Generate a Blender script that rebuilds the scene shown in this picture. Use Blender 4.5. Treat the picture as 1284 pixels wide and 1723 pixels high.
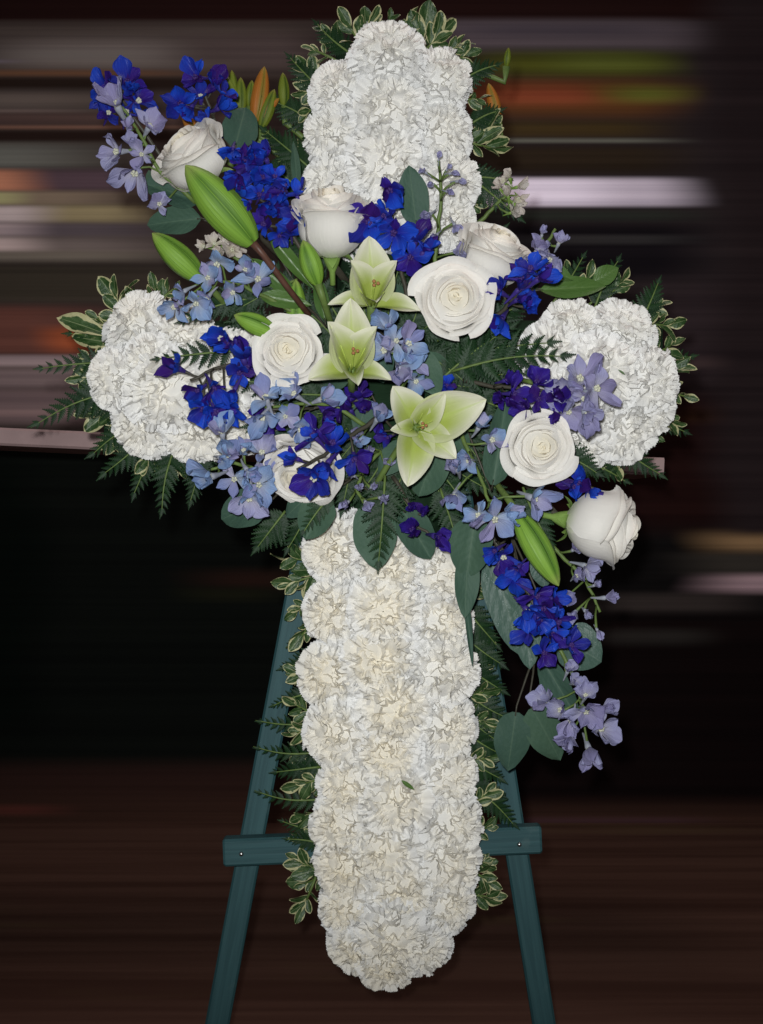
import bpy, math, random
import numpy as np
from mathutils import Vector, Matrix

for o in list(bpy.data.objects):
    bpy.data.objects.remove(o)
scene = bpy.context.scene
col = scene.collection
rng = random.Random(7)
PI = math.pi

# ------------------------------------------------------------------ camera
PXM = 0.0006            # metres per photograph pixel on the plane of the cross
D = 1.5                 # camera distance from that plane
cam = bpy.data.cameras.new('camera')
cam.sensor_fit = 'HORIZONTAL'
cam.sensor_width = 36.0
cam.lens = 36.0 * D / (1284 * PXM)
cam.clip_start = 0.01
cam.clip_end = 100
cam_o = bpy.data.objects.new('camera', cam)
cam_o.location = (0, -D, 0)
cam_o.rotation_euler = (PI / 2, 0, 0)
col.objects.link(cam_o)
scene.camera = cam_o

# ------------------------------------------------------------------ light
world = bpy.data.worlds.new('World')
scene.world = world
world.use_nodes = True
bg = world.node_tree.nodes['Background']
bg.inputs[0].default_value = (0.85, 0.9, 1.0, 1)
bg.inputs[1].default_value = 0.07

def lamp(name, kind, loc, target, energy, color, **kw):
    l = bpy.data.lights.new(name, kind)
    l.energy = energy
    l.color = color
    for k, v in kw.items():
        setattr(l, k, v)
    o = bpy.data.objects.new(name, l)
    o.location = loc
    d = Vector(target) - Vector(loc)
    o.rotation_euler = d.to_track_quat('-Z', 'Y').to_euler()
    col.objects.link(o)
    return o

# the phone's flash, beside the lens; its beam weakens to the edges
lamp('flash', 'SPOT', (-0.02, -1.51, 0.035), (0.0, 0, 0.08), 74, (0.97, 0.99, 1.0),
     spot_size=math.radians(62), spot_blend=1.0, shadow_soft_size=0.012)
# the ceiling lamp of the room: warm, soft, from above and a little behind
lamp('ceiling_lamp', 'AREA', (0.1, 0.15, 1.75), (0, 0.1, 0), 9, (1.0, 0.82, 0.78), shape='RECTANGLE', size=1.2, size_y=0.7)

scene.view_settings.view_transform = 'Standard'
scene.view_settings.look = 'None'
scene.view_settings.exposure = 0.0
scene.view_settings.gamma = 1.0
scene.view_settings.use_curve_mapping = False
scene.render.engine = 'CYCLES'
scene.cycles.max_bounces = 5
scene.cycles.diffuse_bounces = 4
scene.cycles.glossy_bounces = 2
scene.cycles.transmission_bounces = 3

# ------------------------------------------------------------------ helpers
def W(px, py, d=0.0):
    """photograph pixel + distance in front of the cross plane -> world point"""
    k = PXM * (D - d) / D
    return Vector(((px - 642) * k, -d, (861.5 - py) * k))

def srgb(r, g, b):
    f = lambda c: (c / 255) / 12.92 if c / 255 <= 0.04045 else ((c / 255 + 0.055) / 1.055) ** 2.4
    return (f(r), f(g), f(b), 1)

class G:
    """collects geometry for one mesh; per-vertex attribute p = (u, v, w)"""
    def __init__(s):
        s.v, s.f, s.p, s.n = [], [], [], 0
    def add(s, verts, faces, p=None):
        verts = np.asarray(verts, float).reshape(-1, 3)
        if p is None:
            p = np.zeros_like(verts)
        s.v.append(verts); s.p.append(np.asarray(p, float).reshape(-1, 3))
        s.f += [tuple(i + s.n for i in f) for f in faces]
        s.n += len(verts)
    def grid(s, P, Q, wrap=False):
        nv, nu = P.shape[:2]
        F = []
        for j in range(nv - 1):
            for i in range(nu if wrap else nu - 1):
                k = (i + 1) % nu
                F.append((j * nu + i, j * nu + k, (j + 1) * nu + k, (j + 1) * nu + i))
        s.add(P.reshape(-1, 3), F, Q.reshape(-1, 3))
    def tube(s, pts, rad, n=6, cap=True):
        pts = [Vector(p) for p in pts]
        if not hasattr(rad, '__len__'):
            rad = [rad] * len(pts)
        rings = []
        for i, p in enumerate(pts):
            t = (pts[min(i + 1, len(pts) - 1)] - pts[max(i - 1, 0)])
            t = t.normalized() if t.length > 1e-9 else Vector((0, 0, 1))
            a = t.cross(Vector((0.31, 0.87, 0.39))).normalized()
            b = t.cross(a)
            rings.append([p + (a * math.cos(2 * PI * k / n) + b * math.sin(2 * PI * k / n)) * rad[i] for k in range(n)])
        P = np.array([[tuple(q) for q in r] for r in rings])
        Q = np.zeros_like(P); Q[:, :, 1] = np.linspace(0, 1, len(pts))[:, None]
        b0 = s.n
        s.grid(P, Q, True)
        if cap:
            s.f.append(tuple(b0 + k for k in range(n))[::-1])
            s.f.append(tuple(b0 + (len(pts) - 1) * n + k for k in range(n)))
    def box(s, lo, hi):
        x0, y0, z0 = lo; x1, y1, z1 = hi
        s.add([(x0, y0, z0), (x1, y0, z0), (x1, y1, z0), (x0, y1, z0), (x0, y0, z1), (x1, y0, z1), (x1, y1, z1), (x0, y1, z1)],
              [(0, 3, 2, 1), (4, 5, 6, 7), (0, 1, 5, 4), (1, 2, 6, 5), (2, 3, 7, 6), (3, 0, 4, 7)])
    def mesh(s, name, mat, smooth=True):
        m = bpy.data.meshes.new(name)
        v = np.concatenate(s.v)
        m.from_pydata(v.tolist(), [], s.f)
        a = m.attributes.new('p', 'FLOAT_VECTOR', 'POINT')
        a.data.foreach_set('vector', np.concatenate(s.p).astype(np.float32).ravel())
        m.materials.append(mat)
        if smooth:
            m.polygons.foreach_set('use_smooth', [True] * len(m.polygons))
        m.update()
        return m

WM = {}
LABELS = {}
def tag(o, label, cat, group=None):
    o['label'] = label; o['category'] = cat
    if group: o['group'] = group
    LABELS.setdefault(label, []).append(o.name)
    return o
def thing(name, loc, label, cat, group=None):
    o = bpy.data.objects.new(name, None)
    o.empty_display_size = 0.01
    o.location = loc
    col.objects.link(o)
    WM[o.name] = Matrix.Translation(loc)
    return tag(o, label, cat, group)
def part(name, mesh, parent, M=None, color=None):
    """M is the world matrix of the part (identity: the mesh is in world coordinates)"""
    M = M or Matrix.Identity(4)
    o = bpy.data.objects.new(name, mesh)
    o.parent = parent
    o.matrix_basis = WM[parent.name].inverted() @ M
    col.objects.link(o)
    WM[o.name] = M
    if color: o.color = color
    return o
def structure(name, mesh):
    o = bpy.data.objects.new(name, mesh)
    col.objects.link(o)
    o['kind'] = 'structure'
    WM[o.name] = Matrix.Identity(4)
    return o

def frame(P, z, up=None, roll=0.0, s=1.0):
    """matrix with local +Z along z"""
    z = Vector(z).normalized()
    up = Vector(up) if up else Vector((0, 0, 1))
    if abs(z.dot(up.normalized())) > 0.98:
        up = Vector((1, 0, 0))
    x = up.cross(z).normalized()
    y = z.cross(x)
    R = Matrix((x, y, z)).transposed().to_4x4()
    sc = s if hasattr(s, '__len__') else (s, s, s)
    return Matrix.Translation(P) @ R @ Matrix.Rotation(roll, 4, 'Z') @ Matrix.Diagonal((sc[0], sc[1], sc[2], 1))
def face(ax, az):
    return Vector((ax, -1.0, az)).normalized()
def bladeM(P, y, n, length, width=None):
    """leaf: local +Y along y, normal +Z near n"""
    y = Vector(y).normalized()
    n = Vector(n)
    x = y.cross(n).normalized()
    z = x.cross(y)
    w = width or length
    R = Matrix((x, y, z)).transposed().to_4x4()
    return Matrix.Translation(P) @ R @ Matrix.Diagonal((w, length, (w + length) / 2, 1))
def jit(a):
    return Vector((rng.uniform(-a, a), rng.uniform(-a, a), rng.uniform(-a, a)))
def ordinal(i):
    return ['first', 'second', 'third', 'fourth', 'fifth', 'sixth', 'seventh', 'eighth', 'ninth', 'tenth', 'eleventh', 'twelfth', 'thirteenth', 'fourteenth', 'fifteenth'][i]

# ------------------------------------------------------------------ materials
class N:
    def __init__(s, name):
        s.m = bpy.data.materials.new(name)
        s.m.use_nodes = True
        s.t = s.m.node_tree
        s.b = s.t.nodes['Principled BSDF']
        s.out = s.t.nodes['Material Output']
    def n(s, kind, ins=None, **kw):
        x = s.t.nodes.new(kind)
        for k, v in kw.items():
            setattr(x, k, v)
        for k, v in (ins or {}).items():
            s.set(x.inputs[k], v)
        return x
    def set(s, sock, v):
        if isinstance(v, bpy.types.NodeSocket):
            s.t.links.new(v, sock)
        else:
            sock.default_value = v
    def math(s, op, a, b=0.0, c=None, clamp=False):
        x = s.n('ShaderNodeMath', operation=op, use_clamp=clamp)
        s.set(x.inputs[0], a); s.set(x.inputs[1], b)
        if c is not None: s.set(x.inputs[2], c)
        return x.outputs[0]
    def mix(s, f, a, b, blend='MIX'):
        x = s.n('ShaderNodeMix', data_type='RGBA', blend_type=blend)
        s.set(x.inputs[0], f); s.set(x.inputs[6], a); s.set(x.inputs[7], b)
        return x.outputs[2]
    def ramp(s, x, a, b, lo=0.0, hi=1.0):
        r = s.n('ShaderNodeMapRange', interpolation_type='SMOOTHSTEP')
        s.set(r.inputs[0], x)
        for k, v in zip((1, 2, 3, 4), (a, b, lo, hi)): s.set(r.inputs[k], v)
        return r.outputs[0]
    def attr(s):
        a = s.n('ShaderNodeAttribute', attribute_name='p')
        x = s.n('ShaderNodeSeparateXYZ', {0: a.outputs['Vector']})
        return x.outputs
    def noise(s, scale, detail=3.0, vec=None, rough=0.55, dist=0.0):
        x = s.n('ShaderNodeTexNoise', {'Scale': scale, 'Detail': detail, 'Roughness': rough, 'Distortion': dist})
        if vec is None:
            vec = s.n('ShaderNodeTexCoord').outputs['Object']
        s.set(x.inputs['Vector'], vec)
        return x.outputs['Fac']
    def bump(s, h, strength=0.3, dist=0.01):
        x = s.n('ShaderNodeBump', {'Strength': strength, 'Distance': dist, 'Height': h})
        s.set(s.b.inputs['Normal'], x.outputs[0])
    def done(s, color, rough=0.6, spec=0.4, trans=0.0, tcol=None):
        s.set(s.b.inputs['Base Color'], color)
        s.set(s.b.inputs['Roughness'], rough)
        s.set(s.b.inputs['Specular IOR Level'], spec)
        if trans:
            t = s.n('ShaderNodeBsdfTranslucent', {0: tcol if tcol is not None else color})
            mx = s.n('ShaderNodeMixShader', {0: trans, 1: s.b.outputs[0], 2: t.outputs[0]})
            s.set(s.out.inputs[0], mx.outputs[0])
        return s.m

def mat_carnation():
    n = N('carnation_petal')
    u, v, w = n.attr()
    oi = n.n('ShaderNodeObjectInfo')
    rnd = oi.outputs['Random']
    tint = n.n('ShaderNodeSeparateColor', {0: oi.outputs['Color']}).outputs[0]      # how creamy this flower is
    depth = n.math('MULTIPLY', n.ramp(v, 1.0, 0.2), 0.35)
    core = n.math('MULTIPLY', n.math('ADD', n.math('MULTIPLY', n.ramp(w, 0.62, 0.0), 0.8), depth), tint, clamp=True)
    c = n.mix(core, (0.92, 0.915, 0.895, 1), (0.91, 0.85, 0.71, 1))
    blot = n.ramp(n.noise(2.2, 3.0), 0.45, 0.75)
    c = n.mix(n.math('MULTIPLY', blot, 0.06), c, (0.72, 0.66, 0.56, 1))
    return n.done(c, 0.65, 0.15, 0.25)
def mat_rose():
    n = N('rose_petal')
    u, v, w = n.attr()
    c = n.mix(n.ramp(w, 0.55, 0.0), (0.88, 0.85, 0.79, 1), (0.88, 0.815, 0.65, 1))
    c = n.mix(n.ramp(v, 0.30, 0.0), c, (0.66, 0.72, 0.48, 1))
    edge = n.math('MULTIPLY', n.ramp(v, 0.9, 1.0), n.ramp(n.noise(3.0, 3.0), 0.4, 0.7))
    c = n.mix(n.math('MULTIPLY', edge, 0.3), c, (0.74, 0.60, 0.50, 1))
    a = n.n('ShaderNodeAttribute', attribute_name='p')
    mp = n.n('ShaderNodeMapping', {0: a.outputs['Vector'], 3: (26, 1.2, 1)})
    n.bump(n.noise(1.0, 3.0, mp.outputs[0]), 0.12, 0.03)
    return n.done(c, 0.5, 0.25, 0.3)
def mat_lily():
    n = N('lily_tepal')
    u, v, w = n.attr()
    au = n.math('ABSOLUTE', u)
    f = n.math('SUBTRACT', n.ramp(v, 1.0, 0.35), n.math('MULTIPLY', n.ramp(au, 0.35, 1.0), 0.55), clamp=True)
    f = n.math('ADD', f, n.math('MULTIPLY', n.math('SUBTRACT', n.noise(3.0, 3.0), 0.5), 0.3), clamp=True)
    c = n.mix(f, (0.78, 0.77, 0.60, 1), (0.40, 0.48, 0.10, 1))
    c = n.mix(n.math('MULTIPLY', n.ramp(au, 0.12, 0.0), 0.5), c, (0.42, 0.52, 0.12, 1))
    a = n.n('ShaderNodeAttribute', attribute_name='p')
    mp = n.n('ShaderNodeMapping', {0: a.outputs['Vector'], 3: (14, 0.8, 1)})
    n.bump(n.noise(1.0, 2.0, mp.outputs[0]), 0.10, 0.03)
    return n.done(c, 0.42, 0.35, 0.25)
def mat_bud(name, base, dark, tip):
    n = N(name)
    u, v, w = n.attr()
    au = n.math('ABSOLUTE', u)
    c = n.mix(n.ramp(au, 0.55, 1.0), base, dark)
    c = n.mix(n.math('MULTIPLY', n.ramp(v, 0.8, 1.0), 0.6), c, tip)
    a = n.n('ShaderNodeAttribute', attribute_name='p')
    mp = n.n('ShaderNodeMapping', {0: a.outputs['Vector'], 3: (9, 0.9, 1)})
    st = n.noise(1.0, 3.0, mp.outputs[0])
    c = n.mix(n.math('MULTIPLY', n.ramp(st, 0.4, 0.7), 0.5), c, dark)
    n.bump(st, 0.2, 0.03)
    return n.done(c, 0.5, 0.25, 0.05)
def mat_floret(name, tip, base, vein, rough=0.42):
    n = N(name)
    u, v, w = n.attr()
    rnd = n.n('ShaderNodeObjectInfo').outputs['Random']
    c = n.mix(n.ramp(v, 0.75, 0.05), tip, base)
    c = n.mix(n.math('MULTIPLY', n.ramp(rnd, 0.35, 1.0), 0.7), c, vein)
    a = n.n('ShaderNodeAttribute', attribute_name='p')
    mp = n.n('ShaderNodeMapping', {0: a.outputs['Vector'], 3: (7, 1.0, 1)})
    st = n.noise(1.0, 3.0, mp.outputs[0])
    c = n.mix(n.math('MULTIPLY', n.ramp(st, 0.45, 0.75), 0.35), c, vein)
    n.bump(st, 0.35, 0.06)
    return n.done(c, rough, 0.3, 0.32)
def mat_leaf(name, base, dark, vein, rough=0.45, trans=0.08, spec=0.4, sparkle=False):
    n = N(name)
    u, v, w = n.attr()
    au = n.math('ABSOLUTE', u)
    rnd = n.n('ShaderNodeObjectInfo').outputs['Random']
    c = n.mix(n.math('ADD', n.math('MULTIPLY', rnd, 0.6), n.math('MULTIPLY', n.noise(4.0, 3.0), 0.5)), base, dark)
    c = n.mix(n.math('MULTIPLY', n.ramp(au, 0.07, 0.01), 0.55), c, vein)
    sv = n.n('ShaderNodeTexWave', {'Scale': 2.2, 'Distortion': 0.6, 'Detail': 1.0})
    cx = n.n('ShaderNodeCombineXYZ', {0: n.math('SUBTRACT', v, n.math('MULTIPLY', au, 0.35))})
    n.set(sv.inputs['Vector'], cx.outputs[0])
    n.bump(n.math('ADD', n.math('MULTIPLY', sv.outputs[1], 0.10), n.noise(7.0, 3.0)), 0.10, 0.02)
    if sparkle:     # pale dots painted into the colour as glints on fine droplets
        vo = n.n('ShaderNodeTexVoronoi', {'Scale': 38.0})
        n.set(vo.inputs['Vector'], n.n('ShaderNodeTexCoord').outputs['Object'])
        dots = n.math('MULTIPLY', n.ramp(vo.outputs[0], 0.22, 0.10), n.ramp(n.noise(3.5, 1.0), 0.5, 0.6))
        c = n.mix(n.math('MULTIPLY', dots, 0.8), c, (0.6, 0.72, 0.68, 1))
    return n.done(c, rough, spec, trans)
def mat_pitto():
    n = N('variegated_leaf')
    u, v, w = n.attr()
    au = n.math('ABSOLUTE', u)
    rnd = n.n('ShaderNodeObjectInfo').outputs['Random']
    ns = n.noise(2.6, 3.0, n.n('ShaderNodeVectorMath', {0: n.n('ShaderNodeTexCoord').outputs['Object'], 1: n.n('ShaderNodeCombineXYZ', {0: n.math('MULTIPLY', rnd, 40.0)}).outputs[0]}, operation='ADD').outputs[0], 0.65)
    e = n.math('MAXIMUM', au, n.ramp(v, 0.8, 1.0))
    m = n.math('ADD', e, n.math('MULTIPLY', n.math('SUBTRACT', ns, 0.5), 1.1))
    lim = n.math('MULTIPLY_ADD', n.math('FRACT', n.math('MULTIPLY', rnd, 7.31)), 0.38, 0.58)
    edge = n.ramp(n.math('SUBTRACT', m, lim), 0.0, 0.06)
    g = n.mix(n.ramp(ns, 0.4, 0.62), (0.022, 0.058, 0.013, 1), (0.06, 0.11, 0.035, 1))
    c = n.mix(edge, g, (0.46, 0.44, 0.23, 1))
    c = n.mix(n.math('MULTIPLY', n.ramp(au, 0.07, 0.01), 0.5), c, (0.35, 0.4, 0.2, 1))
    n.bump(n.noise(6.0, 3.0), 0.15, 0.03)
    return n.done(c, 0.42, 0.4, 0.08)
def mat_plain(name, color, rough=0.5, spec=0.4, var=0.25, scale=40.0, bump=0.15, trans=0.0):
    n = N(name)
    k = n.noise(scale, 4.0)
    c = n.mix(n.math('MULTIPLY', n.ramp(k, 0.35, 0.7), var), color, tuple(x * 0.45 for x in color[:3]) + (1,))
    n.bump(k, bump, 0.002)
    return n.done(c, rough, spec, trans)

M = {}
M['carn'] = mat_carnation()
M['rose'] = mat_rose()
M['lily'] = mat_lily()
M['bud'] = mat_bud('lily_bud_skin', (0.20, 0.36, 0.045, 1), (0.075, 0.17, 0.018, 1), (0.36, 0.40, 0.12, 1))
M['obud'] = mat_bud('orange_bud_skin', (0.42, 0.13, 0.02, 1), (0.20, 0.16, 0.02, 1), (0.25, 0.20, 0.03, 1))
M['gbud'] = mat_bud('green_bud_skin', (0.16, 0.20, 0.02, 1), (0.06, 0.10, 0.01, 1), (0.24, 0.20, 0.03, 1))
M['stigma'] = mat_plain('stigma', (0.36, 0.17, 0.07, 1), 0.7, 0.2, 0.3, 300)
M['pistil'] = mat_plain('pistil', (0.42, 0.52, 0.10, 1), 0.4)
M['blue'] = mat_floret('delphinium_blue', (0.016, 0.085, 0.66, 1), (0.018, 0.026, 0.38, 1), (0.028, 0.012, 0.20, 1))
M['violet'] = mat_floret('delphinium_violet', (0.045, 0.022, 0.32, 1), (0.04, 0.012, 0.20, 1), (0.045, 0.01, 0.13, 1))
M['sky'] = mat_floret('delphinium_pale_blue', (0.28, 0.42, 0.68, 1), (0.44, 0.50, 0.60, 1), (0.27, 0.25, 0.52, 1))
M['lav'] = mat_floret('delphinium_lavender', (0.42, 0.42, 0.66, 1), (0.50, 0.49, 0.60, 1), (0.32, 0.28, 0.52, 1))
M['white'] = mat_floret('stock_white', (0.72, 0.66, 0.60, 1), (0.62, 0.60, 0.42, 1), (0.66, 0.58, 0.52, 1))
M['spur'] = mat_plain('spur_pale', (0.36, 0.38, 0.44, 1), 0.5, 0.3, 0.4, 120, 0.15, 0.1)
M['spurb'] = mat_plain('spur_dark', (0.05, 0.03, 0.22, 1), 0.5, 0.3, 0.4, 120, 0.15, 0.1)
M['eye'] = mat_plain('eye_pale', (0.60, 0.60, 0.46, 1), 0.6, 0.2, 0.3, 300)
M['eyed'] = mat_plain('eye_dark', (0.06, 0.03, 0.16, 1), 0.6, 0.2, 0.3, 300)
M['stem'] = mat_plain('stem_green', (0.12, 0.18, 0.045, 1), 0.5, 0.3, 0.4, 150)
M['stemd'] = mat_plain('stem_dark', (0.055, 0.05, 0.035, 1), 0.5, 0.35, 0.4, 150)
M['stemr'] = mat_plain('stem_reddish', (0.10, 0.045, 0.03, 1), 0.45, 0.35, 0.4, 150)
M['cup'] = mat_plain('calyx_green', (0.20, 0.32, 0.07, 1), 0.5, 0.35, 0.35, 80)
M['euc'] = mat_leaf('eucalyptus_leaf', (0.062, 0.115, 0.070, 1), (0.038, 0.080, 0.060, 1), (0.085, 0.14, 0.09, 1), 0.6, 0.04, 0.2)
M['eucd'] = mat_leaf('eucalyptus_leaf_wet', (0.062, 0.115, 0.085, 1), (0.045, 0.09, 0.07, 1), (0.11, 0.16, 0.12, 1), 0.45, 0.04, 0.4, True)
M['lleaf'] = mat_leaf('glossy_leaf', (0.09, 0.17, 0.035, 1), (0.05, 0.11, 0.025, 1), (0.13, 0.2, 0.06, 1), 0.4, 0.06, 0.45)
M['fern'] = mat_leaf('fern_leaf', (0.013, 0.043, 0.011, 1), (0.006, 0.021, 0.008, 1), (0.024, 0.06, 0.02, 1), 0.5, 0.05, 0.2)
M['pitto'] = mat_pitto()
def mat_teal():
    n = N('teal_paint')
    tc = n.n('ShaderNodeTexCoord').outputs['Object']
    gr = n.noise(1.0, 5.0, n.n('ShaderNodeMapping', {0: tc, 3: (260, 260, 9)}).outputs[0], 0.6)
    bl = n.noise(28.0, 4.0, tc)
    c = n.mix(n.ramp(gr, 0.3, 0.7), (0.020, 0.062, 0.068, 1), (0.031, 0.086, 0.092, 1))
    c = n.mix(n.math('MULTIPLY', n.ramp(bl, 0.62, 0.72), 0.5), c, (0.06, 0.11, 0.11, 1))
    n.bump(gr, 0.35, 0.001)
    return n.done(c, 0.6, 0.25)
M['teal'] = mat_teal()
M['nail'] = mat_plain('nail_metal', (0.6, 0.6, 0.58, 1), 0.3, 0.6)
M['nail'].node_tree.nodes['Principled BSDF'].inputs['Metallic'].default_value = 1.0
M['foam'] = mat_plain('floral_foam', (0.012, 0.03, 0.014, 1), 0.9, 0.1, 0.5, 60, 0.5)
M['shelf'] = mat_plain('shelf_wood', (0.42, 0.29, 0.28, 1), 0.6, 0.25, 0.35, 12, 0.1)

# ------------------------------------------------------------------ setting: streaked backdrop, floor, shelf
YB = 1.4
KB = PXM * (D + YB) / D
FLOOR_Z = (861.5 - 1385) * KB

def mat_backdrop():
    n = N('streaked_backdrop')
    tc = n.n('ShaderNodeTexCoord').outputs['Object']
    xyz = n.n('ShaderNodeSeparateXYZ', {0: tc}).outputs
    wob = n.noise(1.0, 2.0, n.n('ShaderNodeMapping', {0: tc, 3: (0.7, 1, 5.0)}).outputs[0])
    X = n.math('ADD', n.math('MULTIPLY_ADD', xyz[0], 1 / KB, 642.0), n.math('MULTIPLY', n.math('SUBTRACT', wob, 0.5), 160.0))
    Y = n.math('MULTIPLY_ADD', xyz[2], -1 / KB, 861.5)
    c = (0.004, 0.0035, 0.0035, 1)
    def band(c, y0, y1, x0, x1, sy, sx, rgb, a=1.0):
        sy = sy * 1.3
        m = n.math('MULTIPLY', n.ramp(Y, y0 - sy, y0 + sy), n.ramp(Y, y1 + sy, y1 - sy))
        if x0 > -900: m = n.math('MULTIPLY', m, n.ramp(X, x0 - sx, x0 + sx))
        if x1 < 2000: m = n.math('MULTIPLY', m, n.ramp(X, x1 + sx, x1 - sx))
        if a < 1: m = n.math('MULTIPLY', m, a)
        return n.mix(m, c, srgb(*rgb))
    L, R = -999, 2999
    B = [  # y0, y1, x0, x1, soft y, soft x, colour
        (-400, 745, L, 640, 10, 200, (52, 44, 41)),
        (-400, 640, 640, R, 10, 200, (36, 30, 31)),
        (-20, 34, L, R, 4, 60, (26, 13, 12)),
        (44, 58, L, 480, 6, 150, (66, 58, 54)),
        (66, 112, 20, 330, 14, 120, (98, 90, 86)),
        (84, 100, 60, 240, 8, 80, (104, 98, 93)),
        (60, 110, 330, 520, 12, 60, (70, 60, 58)),
        (100, 106, L, 40, 3, 60, (96, 88, 96)),
        (118, 128, L, 300, 4, 120, (88, 62, 46)),
        (130, 150, L, 500, 5, 150, (34, 25, 21)),
        (154, 186, L, 170, 9, 150, (82, 73, 68)),
        (184, 190, L, 120, 3, 120, (108, 94, 88)),
        (190, 210, L, 400, 6, 100, (74, 58, 54)),
        (211, 217, L, 300, 3, 140, (104, 76, 64)),
        (219, 240, L, 400, 5, 140, (33, 23, 20)),
        (243, 283, L, 150, 8, 140, (92, 92, 86)),
        (286, 320, 60, 320, 7, 60, (78, 62, 68)),
        (286, 321, L, 62, 5, 60, (176, 118, 92)),
        (322, 345, L, 200, 5, 110, (108, 94, 80)),
        (324, 343, L, 40, 4, 40, (140, 136, 98)),
        (346, 374, 60, 260, 6, 80, (126, 114, 86)),
        (347, 374, L, 80, 4, 60, (166, 152, 150)),
        (376, 398, L, 260, 6, 120, (84, 75, 78)),
        (376, 396, L, 60, 5, 60, (154, 138, 138)),
        (400, 424, L, 240, 6, 120, (98, 88, 84)),
        (400, 422, L, 50, 5, 60, (168, 150, 146)),
        (424, 440, L, 240, 6, 120, (104, 96, 86)),
        (444, 508, L, 260, 10, 120, (48, 43, 36)),
        (516, 596, L, 160, 8, 120, (90, 56, 48)),
        (552, 592, 90, 170, 9, 40, (136, 70, 44)),
        (598, 616, L, 200, 4, 120, (140, 122, 122)),
        (620, 652, L, 220, 6, 120, (112, 96, 95)),
        (655, 712, L, 220, 8, 140, (96, 80, 80)),
        (690, 700, L, 160, 4, 100, (122, 100, 98)),
        (748, 1300, L, 700, 8, 200, (9, 11, 9)),
        (760, 1240, -200, 60, 60, 60, (4, 7, 5)),
        (960, 990, 330, 500, 10, 80, (30, 18, 14)),
        (990, 1010, 300, 450, 8, 60, (20, 20, 12)),
        (36, 84, 740, 1180, 10, 70, (74, 66, 70)),
        (40, 60, 800, 1120, 8, 120, (60, 54, 60)),
        (88, 128, 820, 1130, 12, 80, (62, 64, 22)),
        (92, 120, 960, 1120, 10, 70, (72, 78, 32)),
        (134, 196, 790, 1140, 14, 90, (82, 52, 28)),
        (144, 176, 800, 1000, 12, 70, (112, 56, 36)),
        (146, 170, 1030, 1150, 10, 60, (84, 86, 34)),
        (204, 230, 800, 1120, 8, 90, (58, 46, 26)),
        (233, 240, 820, 1130, 3, 80, (84, 84, 76)),
        (246, 290, 800, 1150, 8, 80, (38, 30, 22)),
        (300, 346, 780, 1150, 5, 70, (176, 166, 178)),
        (302, 344, 800, 1010, 5, 70, (208, 198, 212)),
        (354, 372, 800, 1150, 6, 80, (36, 38, 34)),
        (378, 470, 800, 1160, 10, 80, (18, 15, 18)),
        (396, 410, 900, 1130, 4, 80, (44, 42, 42)),
        (480, 660, 1080, R, 30, 60, (40, 32, 34)),
        (598, 618, 1160, R, 5, 50, (58, 46, 46)),
        (660, 890, 700, R, 20, 60, (26, 12, 11)),
        (690, 710, 1120, R, 8, 60, (38, 22, 14)),
        (896, 930, 1190, R, 10, 70, (112, 88, 62)),
        (930, 966, 1140, R, 8, 80, (44, 40, 36)),
        (968, 996, 1180, R, 7, 80, (142, 118, 122)),
        (1000, 1030, 1000, 1250, 9, 80, (44, 38, 36)),
        (1036, 1390, 820, R, 12, 60, (13, 7, 7)),
        (1060, 1085, 1000, 1180, 8, 60, (32, 29, 27)),
        (1286, 1400, L, 640, 16, 100, (34, 21, 18)),
        (1340, 1460, L, 640, 26, 100, (46, 30, 24)),
        (1356, 1460, 640, R, 18, 100, (46, 30, 24)),
        (1356, 1370, L, 90, 6, 70, (72, 38, 32)),
        (1376, 1386, 880, 1180, 5, 60, (52, 34, 36)),
        (-400, 900, 1215, R, 10, 50, (32, 25, 26)),
    ]
    for b in B:
        c = band(c, *b)
    st = n.noise(1.0, 5.0, n.n('ShaderNodeMapping', {0: tc, 3: (0.35, 1, 55.0)}).outputs[0], 0.6)
    c = n.mix(1.0, c, n.n('ShaderNodeCombineColor', {0: n.ramp(st, 0.25, 0.75, 0.78, 1.22), 1: n.ramp(st, 0.25, 0.75, 0.78, 1.22), 2: n.ramp(st, 0.25, 0.75, 0.8, 1.2)}).outputs[0], 'MULTIPLY')
    g = n.n('ShaderNodeVectorMath', {0: c, 1: (BK, BK, BK)}, operation='MULTIPLY')
    return n.done(g.outputs[0], 0.9, 0.05)
BK = 2.25
def mat_floor():
    n = N('dark_floor')
    tc = n.n('ShaderNodeTexCoord').outputs['Object']
    st = n.noise(1.0, 5.0, n.n('ShaderNodeMapping', {0: tc, 3: (0.6, 14, 1.0)}).outputs[0], 0.6)
    st2 = n.noise(1.0, 3.0, n.n('ShaderNodeMapping', {0: tc, 3: (0.9, 5, 1.0)}).outputs[0], 0.5)
    c = n.mix(n.ramp(st, 0.3, 0.7), (0.068, 0.031, 0.021, 1), (0.125, 0.064, 0.045, 1))
    c = n.mix(n.math('MULTIPLY', n.ramp(st2, 0.55, 0.75), 0.6), c, (0.16, 0.11, 0.05, 1))
    return n.done(c, 0.7, 0.15)

g = G()
g.box((-4, YB, FLOOR_Z - 0.03), (4, YB + 0.05, 3.0))
structure('backdrop', g.mesh('backdrop', mat_backdrop(), False))
g = G()
prof = [(-2.2, FLOOR_Z), (-1.0, FLOOR_Z), (0.0, FLOOR_Z), (0.8, FLOOR_Z), (YB + 0.02, FLOOR_Z)]
P = np.array([[(x, y, z) for x in (-4, -1.3, 1.3, 4)] for y, z in prof])
g.grid(P, np.zeros_like(P))
structure('floor', g.mesh('floor', mat_floor(), True))

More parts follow.
